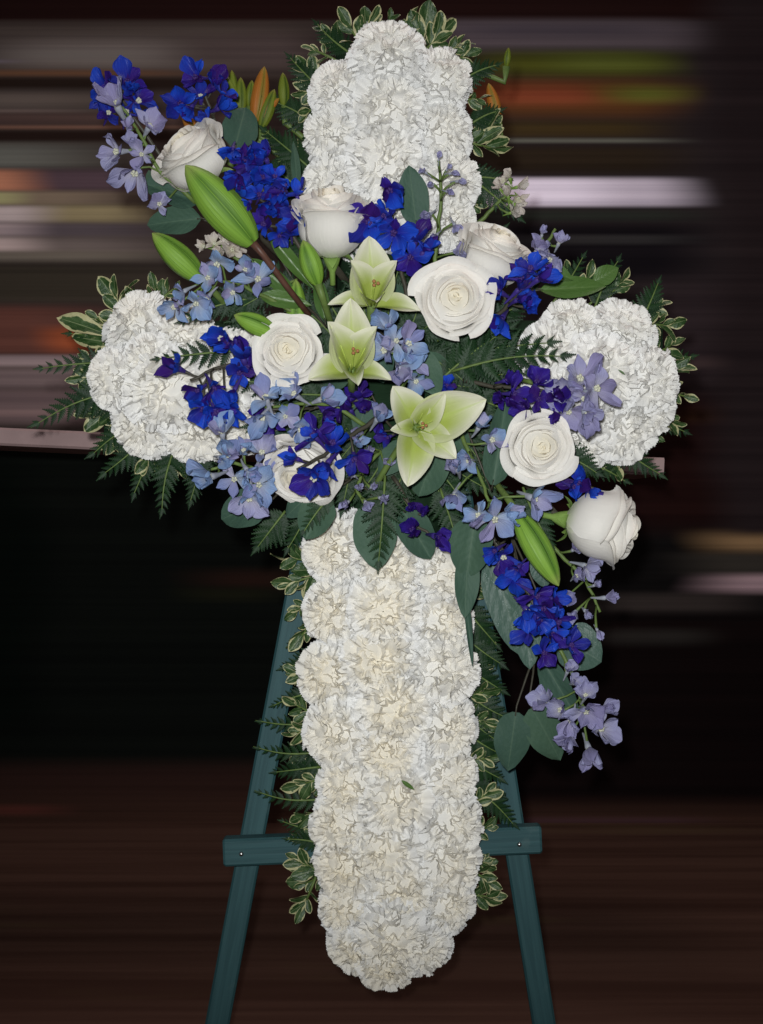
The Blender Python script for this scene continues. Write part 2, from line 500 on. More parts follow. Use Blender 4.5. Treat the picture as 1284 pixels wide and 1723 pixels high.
ts = thing('wall_shelf', Vector((-0.1, 0.5, -0.0)), 'dusty pink shelf behind the cross, under its side arms', 'shelf')
k = (D + 0.42) / D
ang = math.radians(2.6)
Ms = Matrix.Translation(W(1117, 800, -0.42)) @ Matrix.Rotation(ang, 4, 'Y')
def bevel_box(lo, hi, b):
    g = G()
    x0, y0, z0 = lo; x1, y1, z1 = hi
    pr = [(y0 + b, z0), (y1, z0), (y1, z1), (y0 + b, z1), (y0, z1 - b), (y0, z0 + b)]
    n = len(pr)
    v = [(x0, y, z) for y, z in pr] + [(x1, y, z) for y, z in pr]
    g.add(v, [tuple(range(n))[::-1], tuple(range(n, 2 * n))] + [(i, (i + 1) % n, n + (i + 1) % n, n + i) for i in range(n)][::1])
    return g
part('board', bevel_box((-1.35, 0, 0), (0, 0.22, 0.023), 0.003).mesh('board', M['shelf'], False), ts, Ms)
for bx in (-1.1, -0.35):
    part('bracket', bevel_box((bx, 0.04, -0.12), (bx + 0.02, 0.22, -0.001), 0.003).mesh('bracket', M['stemd'], False), ts, Ms)

# ------------------------------------------------------------------ easel
te = thing('easel', Vector((0, 0.03, FLOOR_Z)), 'teal painted wooden easel carrying the floral cross', 'easel')
def plank(P0, P1, w, t, name, parent):
    P0, P1 = Vector(P0), Vector(P1)
    L = (P1 - P0).length
    b = 0.0022
    pr = []
    for sx, sy in ((-1, -1), (1, -1), (1, 1), (-1, 1)):
        pr += [(sx * (w / 2 - b * (sy * sx < 0)), sy * (t / 2 - b * (sy * sx > 0))), (sx * (w / 2 - b * (sy * sx > 0)), sy * (t / 2 - b * (sy * sx < 0)))]
    g = G()
    rows = [(0, 0.9), (b, 1), (L * .25, 1), (L * .5, 1), (L * .75, 1), (L - b, 1), (L, 0.9)]
    v = [(x * s, y * s, z) for z, s in rows for x, y in pr]
    n = 8
    f = [(j * n + i, j * n + (i + 1) % n, (j + 1) * n + (i + 1) % n, (j + 1) * n + i) for j in range(len(rows) - 1) for i in range(n)]
    f += [tuple(range(n))[::-1], tuple((len(rows) - 1) * n + i for i in range(n))]
    g.add(v, f)
    Mx = frame(P0, P1 - P0, up=(0, -1, 0))
    Mx = Mx
    return part(name, g.mesh(name, M['teal'], False), parent, Mx)
foot_py = 861.5 - FLOOR_Z / PXM
lx = lambda py: 480 + 21 + (py - 1000) * -0.187
rx = lambda py: 845 + 5 + (py - 1310) * 0.158
def legpt(f, py, off=0.0):
    d = -0.022 - off
    p = W(f(py), py, d); return p
plank(legpt(lx, 200), legpt(lx, foot_py - 4), 0.0245, 0.014, 'leg', te)
plank(legpt(rx, 200), legpt(rx, foot_py - 4), 0.0235, 0.014, 'leg', te)
plank(Vector((0.0, 0.05, 0.38)), Vector((0.0, 0.55, FLOOR_Z + 0.004)), 0.022, 0.012, 'back_leg', te)
cb = plank(W(377, 1432, 0.0), W(910, 1410, 0.0), 0.0275, 0.022, 'crossbar', te)
g = G(); g.tube([(0, 0, 0), (0, 0, 0.002)], [0.0026, 0.0018], 10)
nm = g.mesh('nail', M['nail'])
for px, py in ((406, 1437), (874, 1421)):
    part('nail', nm, cb, frame(W(px, py, 0.011), (0, -1, 0)))

# ------------------------------------------------------------------ foam base of the cross
tf = thing('cross_base', W(655, 1640, 0.0), 'dark green floral foam cross packed behind the white carnations', 'floral foam')
def foam_block(x0, x1, y0, y1, d, rough=0.004):
    """rounded bar between photograph pixel limits, thickness d"""
    A, B = W(x0, y1), W(x1, y0)
    g = G()
    nu, nv = 17, 41
    P = np.zeros((nv, nu, 3)); Q = np.zeros((nv, nu, 3))
    for j in range(nv):
        for i in range(nu):
            u, v = i / (nu - 1), j / (nv - 1)
            fu, fv = 1 - abs(2 * u - 1) ** 4, 1 - abs(2 * v - 1) ** 8
            y = -d * (fu * fv) ** 0.5 + rng.uniform(-rough, rough) * (fu * fv > 0)
            P[j, i] = (A.x + (B.x - A.x) * u, y, A.z + (B.z - A.z) * v)
    g.grid(P, Q)
    return g.mesh('foam', M['foam'])
part('foam_upright', foam_block(565, 750, 75, 1590, 0.045), tf)
part('foam_arm', foam_block(175, 1115, 540, 745, 0.043), tf)

# ------------------------------------------------------------------ carnations
def carnation_mesh(seed):
    r = random.Random(seed)
    rings = {'outer': G(), 'middle': G(), 'inner': G()}
    NP = 118
    for i in range(NP):
        t = (i + 0.5) / NP
        th = math.radians(100 * t ** 0.62 + r.uniform(-8, 8))
        ph = i * 2.39996 + r.uniform(-0.5, 0.5)
        R = (0.90 + 0.10 * math.sin(th)) * (1 + r.uniform(-0.11, 0.08))
        twist = r.gauss(0, 0.8) * (1.3 - 1.0 * t)
        lay = r.uniform(-0.2, 0.22)
        Wd = (0.21 + 0.18 * t) * r.uniform(0.8, 1.3)
        curl = r.uniform(-0.05, 0.30)
        k1, k2 = r.uniform(3.0, 6.5), r.uniform(9, 15)
        p1, p2 = r.uniform(0, 6), r.uniform(0, 6)
        a1, a2 = r.uniform(0.05, 0.10), r.uniform(0.010, 0.024)
        fold = r.uniform(-0.12, 0.16)
        nu, nv = 29, 6
        P = np.zeros((nv, nu, 3)); Q = np.zeros((nv, nu, 3))
        dr = np.array((math.sin(th) * math.cos(ph), math.sin(th) * math.sin(ph), math.cos(th)))
        e1 = np.array((-math.sin(ph), math.cos(ph), 0))
        e2 = np.cross(e1, dr)
        ew = e1 * math.cos(twist) + e2 * math.sin(twist)
        en = -e1 * math.sin(twist) + e2 * math.cos(twist)
        teeth = [r.uniform(-1, 1) for _ in range(nu)]
        for j in range(nv):
            v = j / (nv - 1)
            for ii in range(nu):
                u = 2 * ii / (nu - 1) - 1
                rr = R * (0.56 + 0.44 * v) - 0.08 * u * u * v
                if j == nv - 1:
                    rr += 0.012 * (1 if ii % 2 else -1) + 0.010 * teeth[ii]
                w = Wd * (0.45 + 0.55 * v) * u
                wave = (a1 * math.sin(k1 * u + p1) + a2 * math.sin(k2 * u + p2)) * v ** 1.3 + curl * v ** 3 * 0.5 + lay * (v - 0.3) + fold * u * u * v
                P[j, ii] = dr * rr + ew * w + en * wave
                Q[j, ii] = (u, v, t)
        P[:, :, 2] -= 0.35
        rings['inner' if t < 0.2 else 'middle' if t < 0.5 else 'outer'].grid(P, Q)
    # added dome under the frills, keeps the gaps between petals from going dark
    nu, nv = 20, 9
    P = np.zeros((nv, nu, 3)); Q = np.zeros((nv, nu, 3))
    for j in range(nv):
        for ii in range(nu):
            a, b = 0.02 + 1.75 * j / (nv - 1), 2 * PI * ii / nu
            q = 0.78 * (1 + 0.03 * math.sin(5 * b + 3 * a))
            P[j, ii] = (q * math.sin(a) * math.cos(b), q * math.sin(a) * math.sin(b), q * math.cos(a) - 0.35)
            Q[j, ii] = (0, 0.55, j / nv)
    rings['outer'].grid(P, Q, True)
    return {k: v.mesh(k + '_petals', M['carn']) for k, v in rings.items()}
CARN = [carnation_mesh(100 + i) for i in range(6)]
g = G()
g.tube([(0, 0, -1.15), (0, 0, -1.0), (0, 0, -0.55), (0, 0, -0.32)], [0.05, 0.16, 0.2, 0.26], 10)
calyx_mesh = g.mesh('calyx', M['cup'])

def carnation(px, py, r, d, fx, fz, cream, label, group):
    d += rng.uniform(-0.005, 0.007)
    P = W(px + rng.uniform(-6, 6), py + rng.uniform(-6, 6), d)
    R = r * 1.05 * rng.uniform(0.92, 1.08) * PXM * (D - d) / D
    t = thing('carnation', P, label, 'carnation', group)
    Mx = frame(P, face(fx, fz), roll=rng.uniform(0, 2 * PI), s=(R, R, R * rng.uniform(1.0, 1.15)))
    ms = rng.choice(CARN)
    for k in ('outer', 'middle', 'inner'):
        o = part(k + '_petals', ms[k], t, Mx, (cream, cream, cream, 1))
        o['kind'] = 'stuff'
    part('calyx', calyx_mesh, t, Mx)

def profile(d, hw):            # height of the flower dome across a bar, d in -1..1
    return 0.052 + 0.035 * (1 - min(1, abs(d)) ** 2)

top = [(655, 92, 68), (570, 142, 60), (752, 132, 58), (657, 176, 70), (560, 226, 60), (748, 226, 62), (650, 268, 72),
       (560, 312, 58), (758, 300, 58), (682, 352, 64), (764, 372, 48), (596, 372, 58)]
for i, (x, y, r) in enumerate(sorted(top, key=lambda q: q[1])):
    u = (x - 655) / 120
    carnation(x, y, r, profile(u, 1), u * 0.85, 0.75 * max(0, (200 - y) / 110), 0.35,
              'white ruffled carnation on the top arm of the cross, %s counting down' % ordinal(i), 'carnations on the top arm')
left = [(232, 545, 62), (310, 560, 64), (187, 634, 60), (285, 655, 74), (238, 720, 62), (330, 725, 64), (372, 648, 58), (418, 718, 54), (392, 590, 52), (250, 612, 52)]
for i, (x, y, r) in enumerate(sorted(left)):
    v = (640 - y) / 105
    carnation(x, y, r, profile(v, 1) - (0.012 if x < 250 else 0), -0.9 * max(0, (290 - x) / 100), v * 0.8, 0.45,
              'white ruffled carnation on the left arm, %s counting from its outer end' % ordinal(i), 'carnations on the left arm')
right = [(1052, 552, 66), (970, 552, 56), (1012, 632, 72), (928, 600, 56), (1094, 640, 64), (1060, 722, 64), (982, 738, 56), (1088, 690, 52), (940, 670, 56), (1000, 690, 56)]
for i, (x, y, r) in enumerate(sorted(right, reverse=True)):
    v = (638 - y) / 105
    carnation(x, y, r, profile(v, 1) - (0.012 if x > 1060 else 0), 0.9 * max(0, (x - 990) / 100), v * 0.8, 0.3,
              'white ruffled carnation on the right arm, %s counting from its outer end' % ordinal(i), 'carnations on the right arm')
colx = {'left': [(562, 925, 62), (556, 1034, 58), (560, 1142, 60), (570, 1232, 66), (588, 1318, 62), (573, 1392, 58), (578, 1462, 62), (576, 1530, 54), (606, 1598, 54)],
        'middle': [(650, 950, 68), (648, 1032, 66), (638, 1108, 68), (668, 1190, 68), (652, 1268, 62), (668, 1345, 64), (645, 1430, 68), (676, 1500, 62), (655, 1574, 62), (656, 1628, 58)],
        'right': [(745, 960, 62), (748, 1045, 62), (742, 1132, 68), (752, 1218, 64), (756, 1300, 62), (762, 1385, 58), (748, 1462, 66), (758, 1528, 56), (716, 1600, 58)]}
for side, L in colx.items():
    for i, (x, y, r) in enumerate(L):
        u = (x - 655) / 125
        carnation(x, y, r, profile(u, 1), u * 0.8, -0.7 * max(0, (y - 1520) / 100), rng.uniform(0.7, 1.0) * (1.0 if side != 'right' else 0.75),
                  'creamy white carnation in the %s column of the upright, %s from the spray down' % (side, ordinal(i)), 'carnations on the upright')

# ------------------------------------------------------------------ roses
def rose_top(t, opened):
    return 0.36 - 0.36 * t ** 1.7 * opened - 0.05 * math.exp(-(t * 5) ** 2)
def rose_gap_fill(opened):
    # added dome just below the rims, makes the petal gaps look shallow and bright
    g = G(); nu, nv = 28, 12
    P = np.zeros((nv, nu, 3)); Q = np.zeros((nv, nu, 3))
    for j in range(nv):
        t = j / (nv - 1) * 0.9
        for k in range(nu):
            a = 2 * PI * k / nu
            rr = 0.01 + 0.74 * t ** 0.95
            P[j, k] = (rr * math.cos(a), rr * math.sin(a), rose_top(t, opened) - 0.10 - 0.06 * t + 0.02 * math.sin(2 * a + 9 * t))
            Q[j, k] = (0, 0.8, t * 0.7)
    g.grid(P, Q, True)
    return g.mesh('heart', M['rose'])
def rose_petals(seed, opened):
    r = random.Random(seed)
    res = []
    n = 30
    for i in range(n):
        t = i / (n - 1)
        rho = 0.05 + 0.76 * t ** 0.95
        dl = 1.35 - 0.40 * t + r.uniform(-0.2, 0.2)
        ztop = rose_top(t, opened) + r.uniform(-0.035, 0.035)
        lip = 0.025 + 0.19 * t ** 1.5 * opened * r.uniform(0.8, 1.2)
        ph0 = i * 2.2 + r.uniform(-0.35, 0.35)
        zb = -1.0
        nu, nv = 19, 15
        P = np.zeros((nv, nu, 3)); Q = np.zeros((nv, nu, 3))
        w1, q1 = r.uniform(2, 5), r.uniform(0, 6)
        tilt = r.uniform(-0.07, 0.07)
        ox, oy = r.uniform(-0.05, 0.05), r.uniform(-0.05, 0.05)
        lean = r.uniform(-0.03, 0.03)
        for j in range(nv):
            v = (j / (nv - 1)) ** 0.8
            for k in range(nu):
                u = 2 * k / (nu - 1) - 1
                ph = ph0 + dl * u * (0.6 + 0.4 * min(1, v / 0.4))
                top = ztop - (ztop - zb) * (0.03 * u * u + 0.13 * abs(u) ** 5) + 0.018 * math.sin(w1 * u + q1)
                z = zb + (top - zb) * v
                rr = rho * math.sin(PI / 2 * min(1, (v + 0.02) / 0.6)) ** 0.6
                cl = max(0.0, 1 - t / 0.62)
                rr *= 1 - (0.40 * cl ** 0.7) * max(0, (v - 0.45) / 0.55) ** 1.5
                s = max(0, (v - 0.70) / 0.30)
                roll = 1 + 0.55 * abs(u) ** 2 - 0.5 * abs(u) ** 5 - 0.25 * math.exp(-(u * 4) ** 2)
                rr += lip * s ** 1.7 * roll + lean * v
                z -= lip * 0.62 * s ** 2.8 * roll
                rr *= 1 + 0.045 * u
                rr += 0.010 * math.sin(w1 * 1.7 * u + q1 * 2) * v * (0.5 + t) + 0.012 * math.sin(6 * u + q1 + 3 * v) * s * t
                z += tilt * u * v
                P[j, k] = (rr * math.cos(ph) + ox * v, rr * math.sin(ph) + oy * v, z)
                Q[j, k] = (u, v, t)
        g = G(); g.grid(P, Q)
        res.append(g.mesh('petal', M['rose']))
    return res
ROSE = [rose_petals(11, 1.0), rose_petals(23, 1.1), rose_petals(37, 0.8)]
GAP_FILL = [rose_gap_fill(1.0), rose_gap_fill(1.1), rose_gap_fill(0.8)]
g = G()
g.tube([(0, 0, -1.5), (0, 0, -1.25), (0, 0, -1.12), (0, 0, -0.98), (0, 0, -0.92)], [0.07, 0.075, 0.16, 0.22, 0.12], 10)
hip_mesh = g.mesh('hip', M['cup'])
def sepal_mesh():
    g = G(); nu, nv = 5, 9
    P = np.zeros((nv, nu, 3)); Q = np.zeros((nv, nu, 3))
    for j in range(nv):
        v = j / (nv - 1)
        w = 0.15 * math.sin(PI * min(1, 0.18 + 0.82 * v)) ** 0.8
        for k in range(nu):
            u = 2 * k / (nu - 1) - 1
            P[j, k] = (0.16 + 0.42 * v, w * u, -0.98 + 0.25 * v - 0.35 * v * v + 0.1 * w * u * u)
            Q[j, k] = (u, v, 0.5)
    g.grid(P, Q); return g.mesh('sepal', M['cup'])
SEPAL = sepal_mesh()
def rose(px, py, r, d, fx, fz, kind, label, roll=0.0, sz=1.0):
    P = W(px, py, d)
    R = r * 1.1 * PXM * (D - d) / D
    f = face(fx, fz)
    t = thing('rose', P, label, 'rose', 'white roses in the spray')
    Mx = frame(P + f * R * 0.25, f, roll=roll, s=(R, R, R * sz))
    for m in ROSE[kind]:
        part('petal', m, t, Mx)
    part('heart', GAP_FILL[kind], t, Mx)  # added filler dome that brightens the gaps between petals
    part('hip', hip_mesh, t, Mx)
    for k in range(5):
        part('sepal', SEPAL, t, Mx @ Matrix.Rotation(k * 2 * PI / 5 + 0.3, 4, 'Z'))
    g = G()
    base = P - f * R * 1.2
    end = W(px * 0.5 + 660 * 0.5, py * 0.5 + 640 * 0.5, 0.03)
    g.tube([base, base.lerp(end, 0.5) + Vector((0, 0.01, 0)), end], 0.0035, 7)
    part('stem', g.mesh('stem', M['stemd']), t)
    return t
rose(322, 262, 67, 0.135, -1.1, 1.3, 2, 'white rose turned up and left behind the big green lily bud', 0.4)
rose(556, 362, 63, 0.150, -0.05, 2.3, 2, 'white rose seen from its side at the foot of the top arm', 2.0, 1.32)
rose(764, 507, 63, 0.175, 0.06, 0.12, 0, 'largest open white rose facing forward, right of the lilies', 1.0)
rose(832, 424, 64, 0.140, 0.9, 1.6, 2, 'white rose turned up and right behind the largest open rose', 3.1)
rose(488, 592, 58, 0.170, -0.12, 0.02, 1, 'open white rose facing forward, left of the middle lily', 0.2)
rose(908, 750, 57, 0.165, 0.08, -0.12, 0, 'open white rose below the lavender florets beside a tall eucalyptus leaf', 4.0)
rose(1026, 888, 66, 0.150, 3.6, -0.7, 2, 'white rose turned sideways at the lower right under the right arm', 1.6, 1.3)
rose(508, 788, 66, 0.145, -0.35, -0.75, 1, 'white rose facing down, half covered by dark blue florets', 2.6)

# ------------------------------------------------------------------ lilies
def tepal(width, a0, a1, seed, curl=0.0):
    r = random.Random(seed)
    g = G(); nu, nv = 13, 19
    P = np.zeros((nv, nu, 3)); Q = np.zeros((nv, nu, 3))
    x = z = 0.0; prev = 0.0
    q = r.uniform(0, 6)
    for j in range(nv):
        v = j / (nv - 1)
        a = math.radians(a0 + (a1 - a0) * v ** 1.3)
        x += math.sin(a) / (nv - 1); z += math.cos(a) / (nv - 1)
        w = width * (math.sin(PI * (0.10 + 0.90 * v ** 0.95)) ** 0.72 if v < 0.999 else 0.0) * (1.0 - 0.1 * v)
        w = max(w, 0.002)
        nx, nz = -math.cos(a), math.sin(a)
        for k in range(nu):
            u = 2 * k / (nu - 1) - 1
            off = 0.75 * w * u * u * (1 - 0.5 * v) - 0.03 * math.exp(-(u * 5) ** 2) + curl * u ** 4 * w + 0.022 * math.sin(9 * v + q + 2 * u) * abs(u)
            P[j, k] = (x + 0.02 + nx * off, w * u, z + nz * off)
            Q[j, k] = (u, v, seed % 7 / 7)
    g.grid(P, Q)
    return g.mesh('tepal', M['lily'])
def pistil_mesh():
    g = G()
    g.tube([(0, 0, 0), (0.01, 0, 0.25), (0.02, 0, 0.5), (0.04, 0, 0.66)], [0.022, 0.018, 0.016, 0.02], 8)
    return g.mesh('pistil', M['pistil'])
def stigma_mesh():
    g = G()
    for k in range(3):
        a = k * 2 * PI / 3
        c = Vector((0.045 + 0.038 * math.cos(a), 0.038 * math.sin(a), 0.67))
        pts = [c + Vector((0, 0, -0.03)), c + Vector((0.01 * math.cos(a), 0.01 * math.sin(a), 0)), c + Vector((0.018 * math.cos(a), 0.018 * math.sin(a), 0.03))]
        g.tube(pts, [0.02, 0.036, 0.018], 8)
    return g.mesh('stigma', M['stigma'])
PISTIL, STIGMA = pistil_mesh(), stigma_mesh()
g = G()
g.tube([(0.03, 0, 0), (0.13, 0, 0.3), (0.20, 0, 0.50)], [0.012, 0.009, 0.006], 6)
FILAMENT = g.mesh('filament', M['pistil'])
def lily(px, py, d, L, fx, fz, tepals, label, roll=0.0, stem_to=None):
    """tepals: list of (azimuth deg, width, angle0, angle1, length)"""
    P = W(px, py, d)
    t = thing('lily', P, label, 'lily', 'pale green lilies in the spray')
    Ls = L * PXM
    Mx = frame(P, face(fx, fz), roll=math.radians(roll), s=Ls)
    for i, (az, w, a0, a1, ln) in enumerate(tepals):
        part('tepal', tepal(w * 1.27, a0, a1, i + int(px)), t, Mx @ Matrix.Rotation(math.radians(az), 4, 'Z') @ Matrix.Scale(ln, 4))
    p = part('pistil', PISTIL, t, Mx @ Matrix.Scale(0.8, 4))
    part('stigma', STIGMA, p, Mx @ Matrix.Scale(0.8, 4))
    for k in range(6):
        part('filament', FILAMENT, t, Mx @ Matrix.Rotation(k * PI / 3 + 0.4, 4, 'Z'))
    g = G()
    f = face(fx, fz)
    e = stem_to if stem_to is not None else W(px * 0.6 + 260, py * 0.6 + 270, 0.05)
    g.tube([P + f * 0.004, P - f * 0.03, (P - f * 0.05).lerp(e, 0.5), e], [0.004, 0.0032, 0.003, 0.003], 7)
    part('stem', g.mesh('stem', M['stem']), t)
# local azimuth 90 = up in the picture, 0 = right (for a flower facing the camera)
lily(625, 515, 0.165, 104, 0.05, 0.55, [(95, 0.27, 20, 55, 0.98), (150, 0.22, 12, 38, 0.85), (30, 0.20, 12, 40, 0.85), (200, 0.16, 45, 85, 0.72), (335, 0.17, 50, 88, 0.78), (275, 0.2, 15, 52, 0.72)],
     'uppermost pale green lily with a tall pointed back petal')
lily(592, 625, 0.185, 104, 0.03, 0.50, [(92, 0.25, 18, 55, 1.05), (140, 0.22, 14, 42, 0.9), (35, 0.21, 14, 45, 0.85), (208, 0.26, 50, 84, 0.72), (330, 0.20, 50, 85, 0.66), (280, 0.22, 30, 80, 0.55)],
     'middle pale green lily between the left rose and periwinkle florets')
lily(700, 720, 0.190, 89, 0.15, 0.02, [(125, 0.30, 45, 82, 0.85), (22, 0.27, 50, 72, 1.22), (55, 0.22, 35, 55, 0.85), (318, 0.25, 45, 80, 0.86), (258, 0.26, 55, 85, 1.02), (188, 0.20, 30, 75, 0.62)],
     'lowest and widest open lily with a long white petal to the right', stem_to=W(625, 830, 0.13))

# ------------------------------------------------------------------ lily buds
def bud_sector(k, seed, mat, slim=1.0, name='tepal'):
    g = G(); nu, nv = 11, 17
    P = np.zeros((nv, nu, 3)); Q = np.zeros((nv, nu, 3))
    for j in range(nv):
        v = j / (nv - 1)
        r = 0.175 * slim * (math.sin(PI * min(1, 0.07 + 0.93 * v ** 0.92)) ** 0.62)
        r = max(r, 0.012)
        if v > 0.93: r = max(0.0, r * (1 - (v - 0.93) / 0.09)) + 0.004
        for i in range(nu):
            u = 2 * i / (nu - 1) - 1
            a = (k + u * 0.5 * 0.97) * 2 * PI / 3
            lobe = 1 + 0.16 * (1 - abs(u)) ** 0.8 * 0 + 0.13 * math.cos(PI * u * 0.5) - 0.06 * (abs(u) < 0.12)
            P[j, i] = (r * lobe * math.cos(a), r * lobe * math.sin(a), v)
            Q[j, i] = (u, v, k / 3)
    g.grid(P, Q)
    return g.mesh(name, mat)
def bud_set(mat, slim): return [bud_sector(k, 3, mat, slim) for k in range(3)]
BUD = {'bud': bud_set(M['bud'], 1.0), 'obud': bud_set(M['obud'], 0.85), 'gbud': bud_set(M['gbud'], 0.85)}
def lily_bud(b, tip, d0, d1, fat, mat, label, roll=0.0, group='green lily buds in the spray', stem_to=None, stemm='stem'):
    A, B = W(*b, d0), W(*tip, d1)
    t = thing('lily_bud', A, label, 'lily bud', group)
    L = (B - A).length
    Mx = frame(A, B - A, up=(0, -1, 0), roll=roll, s=(L * fat, L * fat, L))
    for m in BUD[mat]:
        part('tepal', m, t, Mx)
    g = G()
    dirv = (B - A).normalized()
    e = stem_to if stem_to is not None else A - dirv * 0.05 + Vector((0, 0.06, 0))
    g.tube([A + dirv * L * 0.03, A - dirv * 0.015, A.lerp(e, 0.6), e], [0.0042, 0.0032, 0.003, 0.003], 7)
    part('stem', g.mesh('stem', M[stemm]), t)
lily_bud((425, 408), (312, 278), 0.165, 0.19, 1.08, 'bud', 'largest green lily bud slanting up in front of a white rose', 0.6, stem_to=W(520, 530, 0.12), stemm='stemr')
lily_bud((338, 470), (256, 392), 0.15, 0.165, 1.1, 'bud', 'green lily bud at the left, over the pale blue florets', 1.2)
lily_bud((535, 478), (510, 404), 0.16, 0.17, 1.25, 'bud', 'short plump green lily bud below the side-on rose', 0.3)
lily_bud((462, 560), (394, 530), 0.165, 0.175, 1.3, 'bud', 'small green lily bud beside the left open rose', 0.9)
lily_bud((872, 868), (940, 986), 0.165, 0.175, 0.95, 'bud', 'bright green lily bud hanging down at the lower right', 0.1, stem_to=W(820, 790, 0.1))
lily_bud((500, 560), (498, 470), 0.11, 0.12, 1.0, 'bud', 'dark green lily bud half hidden among leaves above the left open rose', 0.5)

OB = [((430, 205), (445, 112), 'obud', 1.0), ((405, 185), (378, 125), 'gbud', 1.1), ((405, 195), (405, 130), 'gbud', 1.05), ((440, 215), (462, 150), 'gbud', 1.1),
      ((432, 200), (470, 165), 'obud', 1.1), ((478, 180), (476, 122), 'gbud', 1.1), ((420, 180), (424, 135), 'gbud', 1.2), ((395, 175), (390, 118), 'gbud', 1.0), ((838, 200), (822, 140), 'obud', 1.1), ((852, 112), (856, 80), 'gbud', 1.2), ((330, 228), (306, 186), 'obud', 1.3)]
OL = ['tallest orange lily bud beyond the upper left blue florets', 'leftmost of the small green buds behind the blue florets', 'olive green bud third from the left behind the blue florets',
      'yellow green bud leaning right below the tallest orange bud', 'short orange bud leaning right beside the top arm', 'green bud nearest the left edge of the top arm', 'short green bud just left of the tallest orange bud',
      'second green bud from the left behind the blue florets', 'orange lily bud poking out right of the top arm', 'tiny yellow green bud above the fern right of the top arm', 'orange bud peeping out behind the upper left rose']
for (b, t_, m, f), lab in zip(OB, OL):
    lily_bud(b, t_, 0.0, 0.005, f, m, lab, rng.uniform(0, 2), 'orange and olive lily buds behind the top arm', stem_to=W(b[0] * 0.6 + 250, b[1] + 90, -0.01) if b[0] < 700 else W(795, b[1] + 22, -0.004))

# ------------------------------------------------------------------ delphinium florets
def petal_mesh(mat, name, width, cup, seed, pointed=0.0):
    r = random.Random(seed)
    g = G(); nu, nv = 9, 12
    P = np.zeros((nv, nu, 3)); Q = np.zeros((nv, nu, 3))
    q, q2 = r.uniform(0, 6), r.uniform(0, 6)
    for j in range(nv):
        v = j / (nv - 1)
        w = width * ((0.12 + 0.88 * (v / 0.6) ** 0.8) if v < 0.6 else max(0.10, (1 - ((v - 0.6) / 0.41) ** 2)) ** (0.5 + 0.3 * pointed))
        for k in range(nu):
            u = 2 * k / (nu - 1) - 1
            z = cup * v * v + 0.45 * w * u * u + 0.05 * math.sin(7 * v + q) * u + 0.06 * math.sin(4 * u + q2 + 3 * v) * v + 0.03 * math.sin(9 * u + q) * v * v
            P[j, k] = (0.05 + v * (1 - 0.10 * u * u * v), w * u, z)
            Q[j, k] = (u, v, seed % 5 / 5)
    g.grid(P, Q)
    return g.mesh(name, mat)
PET = {}
for key in ('blue', 'violet', 'sky', 'lav', 'white'):
    PET[key] = [petal_mesh(M[key], 'petal', wd, cp, sd, pt) for wd, cp, sd, pt in ((0.39, 0.16, 1, 0.1), (0.34, 0.38, 2, 0.3), (0.43, 0.05, 3, 0.0), (0.28, -0.18, 4, 0.5), (0.34, 0.55, 7, 0.2), (0.26, 0.15, 9, 0.5))]
def spur_mesh(mat):
    g = G()
    g.tube([(0, 0, 0.12), (0, 0, 0.0), (0.01, 0, -0.15), (0.05, 0, -0.5), (0.14, 0, -0.95), (0.2, 0, -1.1)], [0.05, 0.15, 0.14, 0.09, 0.055, 0.02], 8)
    return g.mesh('floret', mat)
SPUR = {'blue': spur_mesh(M['spurb']), 'violet': spur_mesh(M['spurb']), 'sky': spur_mesh(M['spur']), 'lav': spur_mesh(M['spur']), 'white': spur_mesh(M['cup'])}
def eye_mesh(mat, seed):
    r = random.Random(seed); g = G()
    for k in range(5):
        a = k * 2 * PI / 5 + r.uniform(-.3, .3)
        c, s = math.cos(a), math.sin(a)
        g.tube([(0.03 * c, 0.03 * s, 0.02), (0.09 * c, 0.09 * s, 0.14), (0.10 * c, 0.10 * s, 0.22), (0.05 * c, 0.05 * s, 0.27)], [0.03, 0.065, 0.06, 0.015], 6)
    return g.mesh('eye', mat)
EYE = {'blue': eye_mesh(M['eyed'], 1), 'violet': eye_mesh(M['eyed'], 2), 'sky': eye_mesh(M['eye'], 3), 'lav': eye_mesh(M['eye'], 4), 'white': eye_mesh(M['eye'], 5)}
EYE_W = eye_mesh(M['eye'], 6)

def floret(t, P, f, R, key, closed=0.0, np_=5):
    Mx = frame(P, f, roll=rng.uniform(0, 2 * PI), s=R)
    o = part('floret', SPUR[key], t, Mx)
    alt = {'blue': 'violet', 'sky': 'lav'}.get(key)
    for k in range(np_):
        a = k * 2 * PI / np_ + rng.uniform(-0.18, 0.18)
        up = math.radians(rng.uniform(4, 30) + 62 * closed)
        kk = alt if alt and rng.random() < 0.22 else key
        m = rng.choice(PET[kk])
        part('petal', m, o, Mx @ Matrix.Rotation(a, 4, 'Z') @ Matrix.Rotation(-up, 4, 'Y') @ Matrix.Rotation(rng.uniform(-0.3, 0.3), 4, 'X') @ Matrix.Scale(rng.uniform(0.78, 1.18), 4))
    if closed < 0.6:
        e = EYE_W if (key == 'blue' and rng.random() < 0.18) else EYE[key]
        part('eye', e, o, Mx)

